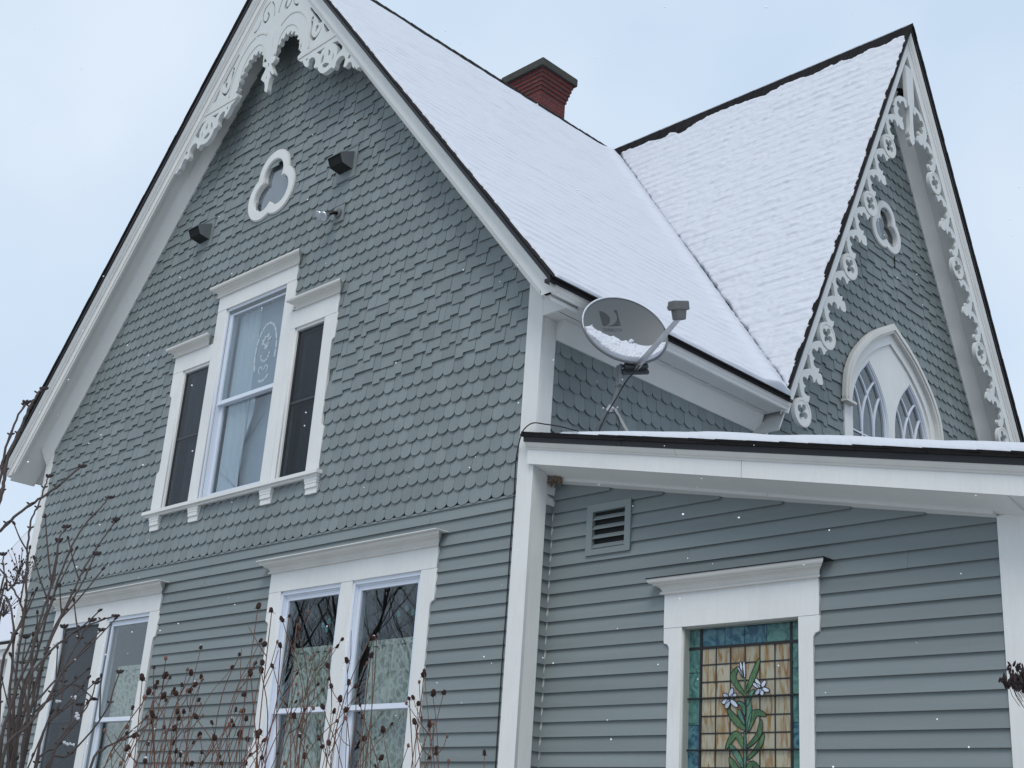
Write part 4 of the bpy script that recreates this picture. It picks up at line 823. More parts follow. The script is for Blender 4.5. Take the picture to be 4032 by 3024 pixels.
# ================================================================== LEAN-TO ROOF
PS = .213
def Lz(z, x): return z-PS*x
lr = MB(); x0, x1, yb = -.045, 3.80, 8.3
lr.prism([(x0, -.07, Lz(4.555, x0)), (x1, -.07, Lz(4.555, x1)), (x1, yb, Lz(4.555, x1)), (.0, yb, 4.555), (.0, .0, 4.555), (x0, .0, Lz(4.555, x0))], [(x0, -.07, Lz(4.60, x0)), (x1, -.07, Lz(4.60, x1)), (x1, yb, Lz(4.60, x1)), (.0, yb, 4.60), (.0, .0, 4.60), (x0, .0, Lz(4.60, x0))])
lo = lr.build('lean_to_roof', bshing, house)
def lprism(name, cs, xa, xb, m, par=lo):
    mb = MB(); mb.prism([(xa, y, Lz(z, xa)) for y, z in cs], [(xb, y, Lz(z, xb)) for y, z in cs]); o = mb.build(name, m, par); bm = bmesh.new(); bm.from_mesh(o.data); bmesh.ops.recalc_face_normals(bm, faces=bm.faces); bm.to_mesh(o.data); bm.free(); return o
for xa, xb in ((-.012, 1.905), (1.909, 3.78)): lprism('fascia', [(-.058, 4.366), (-.030, 4.366), (-.030, 4.53), (-.058, 4.53)], xa, xb, trim)
for xa, xb in ((-.012, 1.395), (1.398, 3.79)): lprism('crown_moulding', [(-.058, 4.480), (-.066, 4.480), (-.069, 4.490), (-.078, 4.496), (-.090, 4.514), (-.094, 4.526), (-.058, 4.526)], xa, xb, trimw)
for xa, xb in ((-.02, .94), (.943, 3.80)): lprism('drip_edge', [(-.03, 4.5265), (-.100, 4.5265), (-.103, 4.565), (-.03, 4.565)], xa, xb, black)
lprism('eave_soffit', [(AY+.002, 4.345), (8.2, 4.345), (8.2, 4.36), (AY+.002, 4.36)], 3.586, 3.779, soff)
lprism('eave_soffit', [(-.029, 4.372), (AY, 4.322), (AY, 4.336), (-.029, 4.388)], 3.6005, 3.779, soff)
MB().box((3.780, -.029, Lz(4.36, 3.78)), (3.796, 8.2, Lz(4.52, 3.78))).build('eave_fascia', trim, lo)
lprism('soffit', [(-.031, 4.367), (-.031, 4.385), (AY, 4.32), (AY, 4.302)], .0285, 3.6, soff)
lprism('frieze', [(AY-.075, 4.300), (AY-.07, 4.325), (AY, 4.31), (AY, 4.285)], .0285, 1.95, soff); lprism('frieze', [(AY-.075, 4.300), (AY-.07, 4.325), (AY, 4.31), (AY, 4.285)], 1.953, 3.424, soff)
for k in range(2):
    mb = MB(); x = x0
    while x < x1:
        e = min(x1, x+random.uniform(.18, .32)); o_ = random.uniform(0, .008); zt = 4.5655+.019*k
        mb.prism([(x, -.112-o_+.006*k, Lz(zt, x)), (x, -.05, Lz(zt, x)), (x, -.05, Lz(zt+.017, x)), (x, -.112-o_+.006*k, Lz(zt+.016+.004*random.random(), x))], [(e-.002, -.112-o_+.006*k, Lz(zt, e)), (e-.002, -.05, Lz(zt, e)), (e-.002, -.05, Lz(zt+.017, e)), (e-.002, -.112-o_+.006*k, Lz(zt+.014+.004*random.random(), e))]); x = e
    mb.build('shingle_edge', bshing, lo)
nl = math.hypot(1, PS)
snow_sheet('snow_cover', (x0, -.112, Lz(4.603, x0)), (1/nl, 0, -PS/nl), (0, 1, 0), (PS/nl, 0, 1/nl), int(3.9/.02), int(3.2/.02), .02, [(0, 0, 0, 1, .004, .010, 2.2), (0, 0, 1, 0, .30, .1, 3), (0, 3.1, 0, -1, 0, 0, 1)], .0,
    lambda s, t: .016+.040*np.clip((s-.3)/1.3, 0, 1)+.012*fbm(s*2.2, t*2, 51, 4), snow_s, lo, .014)
# dirty mud nest in the corner under the lean-to soffit
mb = MB()
for i in range(46):
    t = random.uniform(-.3, 3.5); r = .052+random.uniform(-.012, .012); mb.blob((.098+r*math.cos(t), .148+random.uniform(-.02, .02), 4.265+r*.85*math.sin(t)-.01), (.011, .011, .011), (random.random(), random.random(), 1), 5, 3, .3)
for i in range(10): mb.blob((.098+random.uniform(-.04, .04), .16+random.uniform(-.02, .02), 4.285+random.uniform(-.03, .02)), (.02, .02, .016), seg=6, j=.3)
tag(mb.build('insect_nest', mud, None), 'ragged brown remains of a nest in the corner under the lean-to soffit', 'nest')
mb = MB()
q = onplane(0, .22, *zf((3400, 50, 4.1475), 608, 1312))
for i in range(26): mb.blob((q.x+random.uniform(-.03, .03), q.y+random.uniform(-.028, .028), q.z+random.uniform(-.055, .055)), (.022, .022, .022), seg=5, rings=3, j=.3)
tag(mb.build('insect_nest', darkn, None), 'dark lumpy nest tucked into the peak of the narrow side gable', 'nest')
# ================================================================== SATELLITE DISH
dish = empty('satellite_dish', (.47, .12, 4.50), 'grey oval satellite dish holding a bank of snow above the lean-to roof', 'satellite dish')
DC = Vector((.658, .2213, 5.378)); DN = Vector((.85362, -.41683, .31238)); DA = Vector((.36324, .90618, .21657)); DB = Vector((-.37335, -.0714, .92494)); DW, DH = .348, .308
def bowl(a, b, off=0.): r2 = (a/DW)**2+(b/DH)**2; return DC+DA*a+DB*b+DN*(off-.06*(1-r2))
mb = MB(); NR, NA = 14, 64
for off in (0, -.006):
    base_ = len(mb.v); mb.v.append(tuple(bowl(0, 0, off)))
    for i in range(1, NR+1):
        for k in range(NA): t = 2*math.pi*k/NA; mb.v.append(tuple(bowl(DW*i/NR*math.cos(t), DH*i/NR*math.sin(t), off)))
    for k in range(NA): mb.f.append((base_, base_+1+k, base_+1+(k+1) % NA) if off == 0 else (base_, base_+1+(k+1) % NA, base_+1+k))
    for i in range(NR-1):
        for k in range(NA):
            a, b = base_+1+i*NA+k, base_+1+i*NA+(k+1) % NA; mb.f.append((a, a+NA, b+NA, b) if off == 0 else (a, b, b+NA, a+NA))
refl = mb.build('reflector', dishm, dish, True)
mb = MB(); mb.tube([bowl(DW*math.cos(2*math.pi*k/64)*1.003, DH*math.sin(2*math.pi*k/64)*1.003, -.004) for k in range(65)], .0075, 6); mb.build('rim', dishm, refl, True)
def ondish(name, polys, m, off):
    s_ = cut(name, polys, [], 0, .0004, lambda a, b, d: Vector((a, b, d)), m, dish)
    for v_ in s_.data.vertices: v_.co = bowl(v_.co.x, v_.co.y, off+v_.co.z)
    return s_
ondish('emblem', [[(-.147, .198), (-.111, .192), (-.085, .178), (-.068, .158), (-.064, .135), (-.075, .108), (-.095, .088), (-.119, .076), (-.146, .070), (-.147, .13)], [(-.018, .21), (.014, .212), (.014, .14), (.014, .084), (-.05, .078), (-.112, .073), (-.069, .083), (-.035, .100), (-.012, .122), (0, .145), (.004, .17), (-.003, .192)]], dishd, .0012)
fc = bpy.data.curves.new('t', 'FONT'); fc.body = 'DIRECTV'; fc.size = .042; fc.space_character = 1.12; fo = bpy.data.objects.new('t', fc); me = bpy.data.meshes.new_from_object(fo)
xs = [v_.co.x for v_ in me.vertices]; wx = max(xs)-min(xs)
bm = bmesh.new(); bm.from_mesh(me); bmesh.ops.subdivide_edges(bm, edges=[e for e in bm.edges if e.calc_length() > .01], cuts=1); bm.to_mesh(me); bm.free()
for v_ in me.vertices: v_.co = bowl(-.150+(v_.co.x-min(xs))*.163/wx, .024+v_.co.y*.95+v_.co.x*.02, .0016)
me.name = 'lettering'; me.materials.append(dishd); to = bpy.data.objects.new('lettering', me); COL.objects.link(to); setp(to, dish); bpy.data.objects.remove(fo)
BND = [(-.36, .034), (-0.326, 0.036), (-0.284, 0.045), (-0.258, 0.031), (-0.195, 0.012), (-0.127, -0.018), (-0.09, -0.025), (-0.047, -0.061), (0.005, -0.069), (0.032, -0.082), (0.062, -0.086), (0.113, -0.12), (0.175, -0.127), (0.232, -0.124), (0.277, -0.115), (.36, -.11)]
na, nb = 150, 46; aa = np.linspace(-DW*.965, DW*.965, na); bt = np.interp(aa, [p[0] for p in BND], [p[1] for p in BND])+.014*fbm(aa*34, aa*0+2, 61, 4)
bl = -DH*.972*np.sqrt(np.clip(1-(aa/(DW*.972))**2, 0, 1)); bt = np.maximum(bt, bl+.002); mb = MB()
for i in range(na):
    for j in range(nb):
        v_ = j/(nb-1); b = bl[i]+(bt[i]-bl[i])*v_; e_ = min(v_*(bt[i]-bl[i]), (1-v_)*(bt[i]-bl[i]), (DW*.965-abs(aa[i]))*1.)
        hgt = min(1, e_/.018)**.5*(.014+.030*min(1, (1-v_)*(bt[i]-bl[i])/.12)+.022*abs(float(fbm(np.array([aa[i]*30]), np.array([b*30]), 71, 4)[0])))
        mb.v.append(tuple(bowl(aa[i], b, hgt-.001)))
for i in range(na-1):
    for j in range(nb-1): a = i*nb+j; mb.f.append((a, a+nb, a+nb+1, a+1))
mb.build('snow', snow_r, dish, True)
mb = MB(); [mb.blob(bowl(.035+random.uniform(-.018, .018), -.074+random.uniform(-.022, .012), .022), (.014, .011, .014), DN, 8, 5, .25) for _ in range(7)]; mb.blob(bowl(-.268, .042, .012), (.010, .008, .012), DN, 6, 4, .25); mb.build('snow_lump', snow_r, dish, True)
mb = MB(); mb.tube([bowl(DW*math.cos(math.radians(70+i*4)), DH*math.sin(math.radians(70+i*4)), .0)+Vector((0, 0, .004)) for i in range(29)], [.0015+.0065*math.sin(math.pi*i/28)**.5*(.8+.3*random.random()) for i in range(29)], 7)
mb.build('rim_snow', snow_s, dish, True)
arm0 = DC-DB*.325-DN*.02; lnb = DC+DN*.640-DB*.395+DA*.0
mb = MB(); axs = (lnb-arm0).normalized(); rings = []
for p_, w_, h_ in ((arm0-axs*.05, .018, .015), (arm0+(lnb-arm0)*.5, .014, .014), (lnb+axs*.012, .012, .013)):
    u = DA; vv = axs.cross(u).normalized(); rings.append([p_+u*(w_*a)+vv*(h_*b) for a, b in ((-1, -1), (1, -1), (1, 1), (-1, 1))])
mb.loft(rings); mb.build('feed_arm', galv, dish)
def obox(mb, c, u, v_, w_, hu, hv, hw, taper=1.): 
    mb.prism([c+u*(a*hu)+v_*(b*hv)-w_*hw for a, b in ((-1, -1), (1, -1), (1, 1), (-1, 1))], [c+u*(a*hu*taper)+v_*(b*hv*taper)+w_*hw for a, b in ((-1, -1), (1, -1), (1, 1), (-1, 1))])
tod = (DC-lnb).normalized(); upv = (DB-tod*DB.dot(tod)).normalized(); rt = tod.cross(upv)
mb = MB(); obox(mb, lnb+upv*.022, rt, tod, upv, .038, .032, .036, 1.15); obox(mb, lnb+upv*.086, rt, tod, upv, .066, .042, .032, .96); rec = mb.build('receiver', plast, dish)
bv = rec.modifiers.new('b', 'BEVEL'); bv.width = .007; bv.segments = 2
mb = MB()
for s_ in (-.035, .035): mb.tube([lnb+upv*.084+rt*s_+tod*.038, lnb+upv*.080+rt*s_+tod*.064, lnb+upv*.078+rt*s_+tod*.080], [.024, .022, .012], 12)
mb.build('feed_horn', mat('feed_cap', (.30, .26, .22), .5, .1), rec, True)
foot = Vector((.455, .12, 4.50)); bend = Vector((.632, .20, 4.86)); top = Vector((.640, .20, 5.08))
mb = MB(); pts = [foot, foot.lerp(bend, .85)]+[bend.lerp(foot, .15).lerp(bend, t).lerp(bend.lerp(top, .25), t) for t in (.3, .5, .7)]+[bend.lerp(top, .3), top]; mb.tube(pts, .021, 14); mast = mb.build('mast', metal_g, dish, True)
mb = MB(); mb.tube([bend.lerp(top, .25), bend.lerp(top, .3), top, top+Vector((0, 0, .005))], [.024, .029, .029, .02], 14); mb.box(top+Vector((.030, -.045, -.16)), top+Vector((.042, .0, -.0))); mb.build('clamp', metal_g, dish)
mb = MB(); c = DC-DB*.31-DN*.07; obox(mb, c, DA, DN, DB, .095, .05, .020); obox(mb, c-DB*.03, DA, DN, DB, .11, .012, .016); mb.build('back_bracket', mat('dark_bracket', (.03, .033, .038), .5, .2), dish)
mb = MB(); mb.box(foot-Vector((.07, .04, .012)), foot+Vector((.07, .06, .008))); mb.build('foot_plate', metal_g, dish)
col_ = foot.lerp(bend, .70); 
mb = MB(); mb.tube([col_-Vector((.012, .006, .02)), col_+Vector((.012, .006, .02))], .025, 12); mb.build('collar', galv, dish)
for e in ((.66, .30, 4.46), (.80, .22, 4.43)):
    mb = MB(); e = Vector(e); d = (e-col_).normalized(); u = Vector((.7, .7, 0)); mb.prism([col_+u*.011+Vector((.03, .02, 0)), col_-u*.011+Vector((.03, .02, 0)), col_-u*.011+Vector((.032, .018, .004)), col_+u*.011+Vector((.032, .018, .004))], [e+u*.012, e-u*.012, e-u*.012+Vector((.002, -.002, .004)), e+u*.012+Vector((.002, -.002, .004))]); mb.build('strut', metal_g, dish)
mb = MB()
for p_ in (top+Vector((.043, -.02, -.03)), top+Vector((.043, -.02, -.12)), col_+Vector((.03, .0, .0)), col_+Vector((.045, .03, .012)), col_-Vector((.03, .04, .0)), foot+Vector((-.03, -.02, .012)), foot+Vector((.05, -.02, .010))): mb.blob(p_, (.008, .008, .006), (1, -1, .3), 6, 3)
mb.build('bolt', mat('zinc_bolt', (.6, .62, .64), .3, .1, metal=.7), dish)
# coaxial cable: from the arm down the mast, looping, along the roof edge and down the corner board
def kx(x, y, pl): q = onplane(1, pl, *zf((2280, 1150, 2.7647), x, y)); return q
cab = [kx(660, 800, .02), kx(600, 870, .10), kx(530, 950, .13), kx(470, 1040, .14), kx(410, 1150, .12), kx(340, 1260, .10), kx(280, 1370, .08), kx(235, 1470, .06), kx(190, 1590, .04), kx(150, 1660, .03)]
tag(MB().tube(smooth([tuple(p) for p in cab], 5), .0055, 7).build('coaxial_cable', cable_m, None, True), 'thick black cable running down the dish mast to the lean-to roof', 'cable')
cab = [kx(300, 1325, .07), kx(350, 1312, .07), kx(400, 1325, .07), kx(432, 1375, .07), kx(440, 1440, .07), kx(425, 1510, .06), kx(375, 1590, .05), kx(310, 1650, .05), kx(245, 1630, .05), kx(222, 1560, .05), kx(225, 1490, .06), kx(240, 1440, .07)]
tag(MB().tube(smooth([tuple(p) for p in cab], 5), .004, 7).build('coaxial_cable', cable_m, None, True), 'slim black cable coiled in a loop beside the dish mast', 'cable')
cab = [(.52, -.09, Lz(4.625, .52)), (.35, -.095, Lz(4.655, .35)), (.2, -.10, Lz(4.668, .2)), (.08, -.11, 4.655), (0, -.115, 4.625), (-.06, -.09, 4.585), (-.12, -.05, 4.53), (-.150, -.035, 4.44), (-.154, -.032, 4.30), (-.150, -.032, 4.10), (-.152, -.032, 3.7), (-.150, -.032, 3.3), (-.155, -.032, 2.9), (-.15, -.032, 2.3), (-.15, -.032, 1.2), (-.15, -.032, .3)]
tag(MB().tube(smooth(cab, 5), .0048, 7).build('coaxial_cable', cable_m, None, True), 'black cable bending over the lean-to roof end and down the white corner board', 'cable')
# ================================================================== FLOODLIGHT
fl = empty('floodlight', (-2.85, -.02, 7.38), 'twin chrome reflector floodlight mounted on the gable shingles right of the trefoil', 'light')
MB().box((-2.925, -.034, 7.295), (-2.765, -.012, 7.475)).box((-2.94, -.038, 7.475), (-2.75, -.012, 7.487)).build('mounting_board', greyt, fl)
mb = MB(); mb.tube([(-2.845, -.034, 7.385), (-2.845, -.050, 7.385)], .048, 18); mb.build('base_plate', plast, fl)
chrome = mat('chrome_reflector', (.55, .58, .62), .18, .3, 0, 40, metal=1.)
for dx, dz, az in ((-.16, .03, -.45), (-.04, -.05, .12)):
    p0_ = Vector((-2.845, -.05, 7.385)); p1_ = p0_+Vector((dx*.45, -.055, dz*.4)); d = Vector((dx*.9+az*.1, -.5, -.42)).normalized(); p2_ = p1_+d*.035
    lamp = MB().tube([p0_, p1_, p2_], .016, 8).build('lamp_holder', cable_m, fl, True)
    mb = MB(); mb.tube([p2_-d*.01, p2_+d*.02, p2_+d*.055, p2_+d*.085], [.018, .028, .046, .054], 18); mb.build('reflector_lamp', chrome, lamp, True)
    mb = MB(); mb.tube([p2_+d*.0855, p2_+d*.089], [.050, .044], 18); mb.build('lens', mat('frosted_lens', (.34, .38, .42), .15, .5, 0, 30), lamp)
# ================================================================== NEIGHBOURING WING beyond the left corner
nb = empty('neighbouring_house', (-17, 8, 0), 'snow roofed white house seen past the left corner behind the branches', 'house')
ny = 5.; ez_ = onplane(1, ny, 20, 2532); rk1 = onplane(1, ny, 8, 2195)
gd = lambda px, py, y: onplane(1, y, px, py)
eL = Vector((-26, ny, ez_.z)); eR = Vector((-12.5, ny, ez_.z))
# rake edge through two photo points on a plane rising at 45 degrees from the eave
def onroof(px, py):
    d = ray(px, py); n_ = Vector((0, -1, 1)); return CAM+d*((eL-CAM).dot(n_)/d.dot(n_))
r1, r2 = onroof(10, 2195), onroof(150, 2048); dirr = (r2-r1).normalized(); k_ = (r1.y-ny)/dirr.y; c0 = r1-dirr*k_; c1 = r1+dirr*((ny+7-r1.y)/dirr.y)
mb = MB(); quad = [c0, Vector((-12.5, ny, ez_.z)), Vector((-12.5, ny+7, ez_.z+7)), c1]; mb.prism([q-Vector((0, 0, .05)) for q in quad], [q+Vector((0, 0, .0)) for q in quad]); nr = mb.build('roof', bshing, nb)
mb = MB(); quad2 = [q+Vector((0, .06, .06)) for q in quad]; mb.prism([q+Vector((0, 0, -.055)) for q in quad2], [q+Vector((0, 0, .02)) for q in quad2]); mb.build('snow_cover', snow_s, nr)
MB().box((c0.x+.1, ny+.0, ez_.z-.33), (-12.5, ny+.05, ez_.z-.12)).box((c0.x+.05, ny-.08, ez_.z-.14), (-12.5, ny-.02, ez_.z-.05)).build('fascia', trim, nb)
MB().box((c0.x+.3, ny+.35, 0), (-12.5, ny+.4, ez_.z)).build('wall', trim, nb)
mb = MB()
for i in range(6): mb.box((c0.x+1.2+i*1.1, ny+.33, 1.2), (c0.x+2.0+i*1.1, ny+.349, ez_.z-.75))
mb.build('window', room, nb)
# ================================================================== PLANTS
class Parts:
    '''many small like parts: the first hundred as objects, the rest as one'''
    def __init__(s): s.l = []
    def blob(s, *a, **k): m_ = MB(); m_.blob(*a, **k); s.l.append(m_)
    def build(s, name, plural, m, parent):
        for q in s.l[:100]: q.build(name, m, parent)
        if len(s.l) > 100:
            r = MB()
            for q in s.l[100:]: r.poly(q.v, q.f)
            r.build(plural, m, parent)['kind'] = 'stuff'
def shrub(name, base, stems, dist, r0, r1, label, px0=(0, 1500, 1.089), m=bark, budm=podm, bud=True, twigs=2):
    root = empty(name, base, label, 'shrub'); bm_ = Parts(); B = Vector(base)
    for i, s_ in enumerate(stems):
        d0 = dist+rng.uniform(-.35, .35); n_ = len(s_)-1
        pts = [atdist(*zf(px0, *p), d0+.25*k/n_) for k, p in enumerate(s_)]
        s0 = pts[0]; bj = B+Vector((rng.uniform(-.12, .12), rng.uniform(-.12, .12), 0))
        if s0.z > .3 and s_[0][1] > 500: pts = [bj, bj.lerp(s0, .35)+Vector((0, 0, .12)), bj.lerp(s0, .7)+Vector((0, 0, .10))]+pts
        pp = smooth([tuple(p) for p in pts], 5); n2 = len(pp); pp = [(a+rng.uniform(-.0025, .0025), b+rng.uniform(-.0025, .0025), c+rng.uniform(-.0025, .0025)) for a, b, c in pp]
        ra, rb = (r0, r1) if i % 3 else (r0*1.2, r1); rad = [ra+(rb-ra)*k/(n2-1) for k in range(n2)]
        for k in range(8, n2-1, 6): rad[k] *= 1.45
        sm = MB(); sm.tube(pp, rad, 7)
        for k in range(8, n2-1, 6):
            for sg in (-1, 1):
                o_ = AR*sg*.009+Vector((0, 0, .006)); bm_.blob(Vector(pp[k])+o_, (.0038, .0038, .007), o_, 5, 3)
        e = Vector(pp[-1]); dd_ = (Vector(pp[-1])-Vector(pp[-3])).normalized()
        for sg in (-1, 0, 1): bm_.blob(e+dd_*.006+AR*sg*.009, (.0065, .0065, .012), dd_+AR*sg*.7, 6, 3)
        # side twigs
        for q in range(twigs):
            k = rng.randint(n2//3, n2-3); p = Vector(pp[k]); d_ = (Vector(pp[k+1])-Vector(pp[k-1])).normalized(); sd_ = rng.choice((-1, 1)); dv_ = (d_+AR*sd_*rng.uniform(.3, .8)+Vector((rng.uniform(-.2, .2), rng.uniform(-.3, .1), rng.uniform(0, .3)))).normalized(); L = rng.uniform(.08, .26)
            tp = [p, p+dv_*L*.5+Vector((0, 0, .01)), p+dv_*L+Vector((0, 0, .035))]; sm.tube(smooth([tuple(x) for x in tp], 3), [.0032]*4+[.0026]*3, 5)
            bm_.blob(tp[-1], (.006, .006, .011), dv_, 6, 3)
        sm.build('branch', m, root, True)
    bm_.build('bud', 'buds', budm, root)
    return root
D1 = [[(0, 1600), (60, 1350), (130, 1180), (180, 1000), (230, 850), (250, 690), (285, 630)], [(0, 1290), (60, 1090), (100, 1020), (115, 850), (120, 700), (135, 600), (165, 530), (190, 460), (208, 412)], [(60, 1350), (100, 1020), (60, 900), (20, 830), (15, 745)], [(40, 1400), (60, 1090), (40, 960), (0, 900)],
 [(80, 1400), (150, 1200), (210, 980), (270, 800), (340, 650), (430, 545), (470, 500)], [(130, 1500), (200, 1150), (300, 930), (340, 850), (380, 770), (440, 680), (495, 600)], [(100, 1600), (170, 1250), (260, 1020), (350, 870), (410, 745)],
 [(60, 1500), (130, 1400), (250, 1270), (330, 1180), (430, 1070)], [(100, 1350), (200, 1180), (330, 1070), (400, 1040), (485, 1010)], [(10, 1620), (120, 1480), (200, 1370), (300, 1180), (390, 1030)], [(150, 1659), (250, 1560), (370, 1400), (410, 1300)], [(200, 1659), (300, 1600), (450, 1420), (510, 1250)], [(390, 1659), (440, 1580), (520, 1540), (575, 1520)],
 [(170, 1560), (240, 1420), (270, 1320), (268, 1180), (275, 1060)], [(90, 1650), (130, 1300), (140, 1150), (200, 980), (250, 690)], [(70, 1600), (110, 1400), (95, 1250), (110, 1100)], [(30, 1659), (90, 1500), (150, 1420), (300, 1300), (395, 1360)], [(210, 1659), (280, 1500), (330, 1440), (345, 1390)]]
lil = shrub('bare_shrub', tuple(atdist(150, 3300, 5.3).xy)+(0,), D1, 5.2, .0066, .0026, 'bare leafless shrub with budded branches rising in front of the left windows', twigs=2)
D2 = [[(-60, 700), (0, 510), (15, 440), (30, 340), (90, 200), (130, 110), (160, 60), (180, 35)], [(-40, 600), (0, 420), (20, 310), (60, 185), (110, 95)], [(-60, 700), (0, 640), (80, 570), (165, 510), (260, 440), (345, 370)]]
def shrub2():
    root = shrub('bare_shrub', tuple(atdist(-260, 3300, 4.9).xy)+(0,), [[(-260, 1800), (-160, 1100)]+s_ for s_ in D2], 4.9, .0085, .0034, 'bare shrub at the left edge with tall twigs crossing the roof corner', twigs=0); return root
shrub2()
# fine seed panicles far left
def lacy(base, pts_px, z0, dist, label):
    root = empty('seedy_shrub', base, label, 'shrub'); pm = Parts()
    for s_ in pts_px:
        P = [atdist(*zf(z0, *p), dist+.1*k) for k, p in enumerate(s_)]; B = Vector(base); P = [B+Vector((rng.uniform(-.1, .1), 0, 0)), B.lerp(P[0], .5)]+P; pp = smooth([tuple(p) for p in P], 6); sm = MB(); sm.tube(pp, [.008-.006*k/len(pp) for k in range(len(pp))], 5); e = Vector(pp[-1])
        for i in range(26):
            c = Vector(pp[max(0, len(pp)-1-int(rng.uniform(0, 8)))]); q = c+Vector((rng.uniform(-.12, .12), rng.uniform(-.06, .06), rng.uniform(-.02, .16))); sm.tube([c, c.lerp(q, .6)+Vector((0, 0, .01)), q], [.002, .0015, .001], 3); pm.blob(q, (.0045, .0045, .008), (0, 0, 1), 5, 3)
        sm.build('branch', bark, root)
    pm.build('seed', 'seeds', podm, root)
lacy(tuple(atdist(-100, 3100, 7.5).xy)+(0,), [[(0, 1040), (60, 930), (120, 860), (150, 800)], [(0, 950), (60, 930), (110, 880), (190, 870)], [(0, 1140), (25, 1130), (45, 1100)]], (0, 1850, 1.9518), 7.5, 'pale twiggy shrub with lacy seed sprays beyond the bare branches')
# rusty dead flower stalks under the windows
Z7, ZE = (0, 2400, 2.6587), (900, 2000, 1.62)
heads = [(Z7, x, y) for x, y in ((2100, 405), (2000, 680), (2110, 720), (1905, 800), (2035, 800), (1610, 615), (1490, 730), (1720, 710), (1775, 720), (1645, 775), (1625, 820), (1605, 890), (1550, 880), (1800, 880), (1850, 890), (1985, 865), (1700, 920), (1740, 960), (1385, 1040), (1925, 1080), (1855, 1085), (2060, 1130), (1870, 1150), (1590, 1190), (1715, 1240), (1820, 1260), (2080, 1320), (1550, 1415), (1325, 1470), (1325, 1305), (1840, 1495), (1890, 1535), (1805, 1405), (2020, 1400), (1400, 1330))]
heads += [(ZE, x, y) for x, y in ((187, 635), (275, 662), (345, 718), (385, 695), (435, 725), (445, 775), (200, 852), (225, 878), (332, 885), (68, 940), (722, 843), (165, 997), (213, 997), (20, 1022), (140, 1063), (210, 1045), (283, 1015), (755, 982), (433, 1060), (635, 1013), (690, 888), (905, 820), (925, 838), (945, 825), (907, 948), (635, 1095), (655, 1145), (595, 1165), (565, 1130), (765, 1123), (813, 1145), (425, 1240), (485, 1293), (605, 1277), (420, 1335), (670, 1305), (742, 1297), (712, 1230), (1247, 1050), (1245, 1075), (1153, 1222), (1180, 1217), (1208, 1258), (1303, 1192), (1370, 1185), (1190, 1373), (1283, 1390), (1038, 1383), (985, 1425), (875, 1473), (968, 1600), (1323, 1545), (1325, 1570), (1280, 1600), (1633, 1572), (45, 1293), (90, 1302), (20, 1365), (110, 1352), (65, 1445), (75, 1468), (28, 1392), (195, 1440), (185, 1460), (135, 1580), (485, 1590), (580, 1475), (640, 1505), (210, 1600), (110, 1635), (695, 1365))]
clumps = [(520, 3.9, 'left clump of rusty dead flower stalks with dark seed heads below the shuttered wall'), (760, 4.2, 'dense middle clump of dead reddish stalks left of the twin window'), (1080, 4.0, 'dead stalks with seed heads rising in front of the curtained twin window'), (1330, 4.3, 'thin dead stalks before the right half of the twin window'), (1640, 4.1, 'sparse right hand dead stalks between the twin window and corner board')]
clumps = [(560, 3.9, 'left clump of rusty dead flower stalks with dark seed heads beside the left window'), (800, 4.2, 'densest clump of reddish dead stalks against the clapboards between both lower windows')]+clumps[2:]
cl_objs = []
for cx_, d_, lab in clumps:
    b_ = atdist(cx_, 3300, d_); cl_objs.append((cx_, d_, empty('dead_flower_clump', (b_.x, b_.y, 0), lab, 'dead plant', 'dead flower clumps in front of the house')))
extra = []
for i in range(24): extra.append(((0, 0, 1), rng.choice((rng.uniform(560, 900), rng.uniform(950, 1250), rng.uniform(1200, 1700)), p=(.5, .35, .15)), rng.uniform(2700, 3020)))
cnt = {}
for hi, (z0, x, y) in enumerate(heads+extra):
    px, py = zf(z0, x, y); c = min(cl_objs, key=lambda q: abs(q[0]-px)+rng.uniform(0, 60)); d = c[1]+rng.uniform(-.3, .3)
    H = atdist(px, py, d); bs = Vector((c[2].location.x+rng.uniform(-.2, .2), c[2].location.y+rng.uniform(-.2, .2), 0))
    lean = Vector((rng.uniform(-.04, .04), rng.uniform(-.04, .04), 0)); pts = [bs, bs.lerp(H, .4)-Vector((0, 0, 0))+lean-(H-bs).to_2d().to_3d()*.05, H-Vector((rng.uniform(-.10, .10), rng.uniform(-.10, .10), rng.uniform(.22, .4))), H]
    pp = smooth([tuple(p) for p in pts], 6); big = hi < len(heads); rr_ = rng.uniform(.0013, .0023)
    mb = MB(); mb.tube(pp, [rr_*(1-.35*k/len(pp)) for k in range(len(pp))], 5)
    for q in range(rng.randint(0, 3)):
        k = rng.randint(len(pp)//2, len(pp)-2); p = Vector(pp[k]); e = p+Vector((rng.uniform(-.09, .09), rng.uniform(-.06, .06), rng.uniform(.04, .14))); mb.tube([p, p.lerp(e, .5)+Vector((rng.uniform(-.01, .01), 0, -.01)), e], [.0014, .0012, .001], 4)
        if q == 0: mb.blob(e, (.005, .005, .007), (0, 0, 1), 5, 3, .3)
    st_o = mb.build('stalk', stalkm, c[2], True)
    s = rng.uniform(.6, 1.25)*(.0082 if big else .0070); ax = (Vector(pp[-1])-Vector(pp[-2])).normalized()+Vector((rng.uniform(-.3, .3), rng.uniform(-.3, .3), 0))
    mb = MB(); mb.blob(H+ax.normalized()*s*.6, (s*rng.uniform(.7, .95), s*rng.uniform(.7, .95), s*rng.uniform(.95, 1.4)), ax, 8, 5, .28)
    for q in range(5): t = q*1.257; mb.tube([H, H+Vector((math.cos(t)*s*1.3, math.sin(t)*s*1.3, -s*.5))], [.0012, .0005], 3)
    if rng.rand() < .12: MB().blob(H+Vector((0, 0, s*1.6)), (s*.6, s*.6, s*.4), (0, 0, 1), 6, 3, .2).build('snow_tuft', snow_r, st_o)
    mb.build('seed_head', headm, st_o)
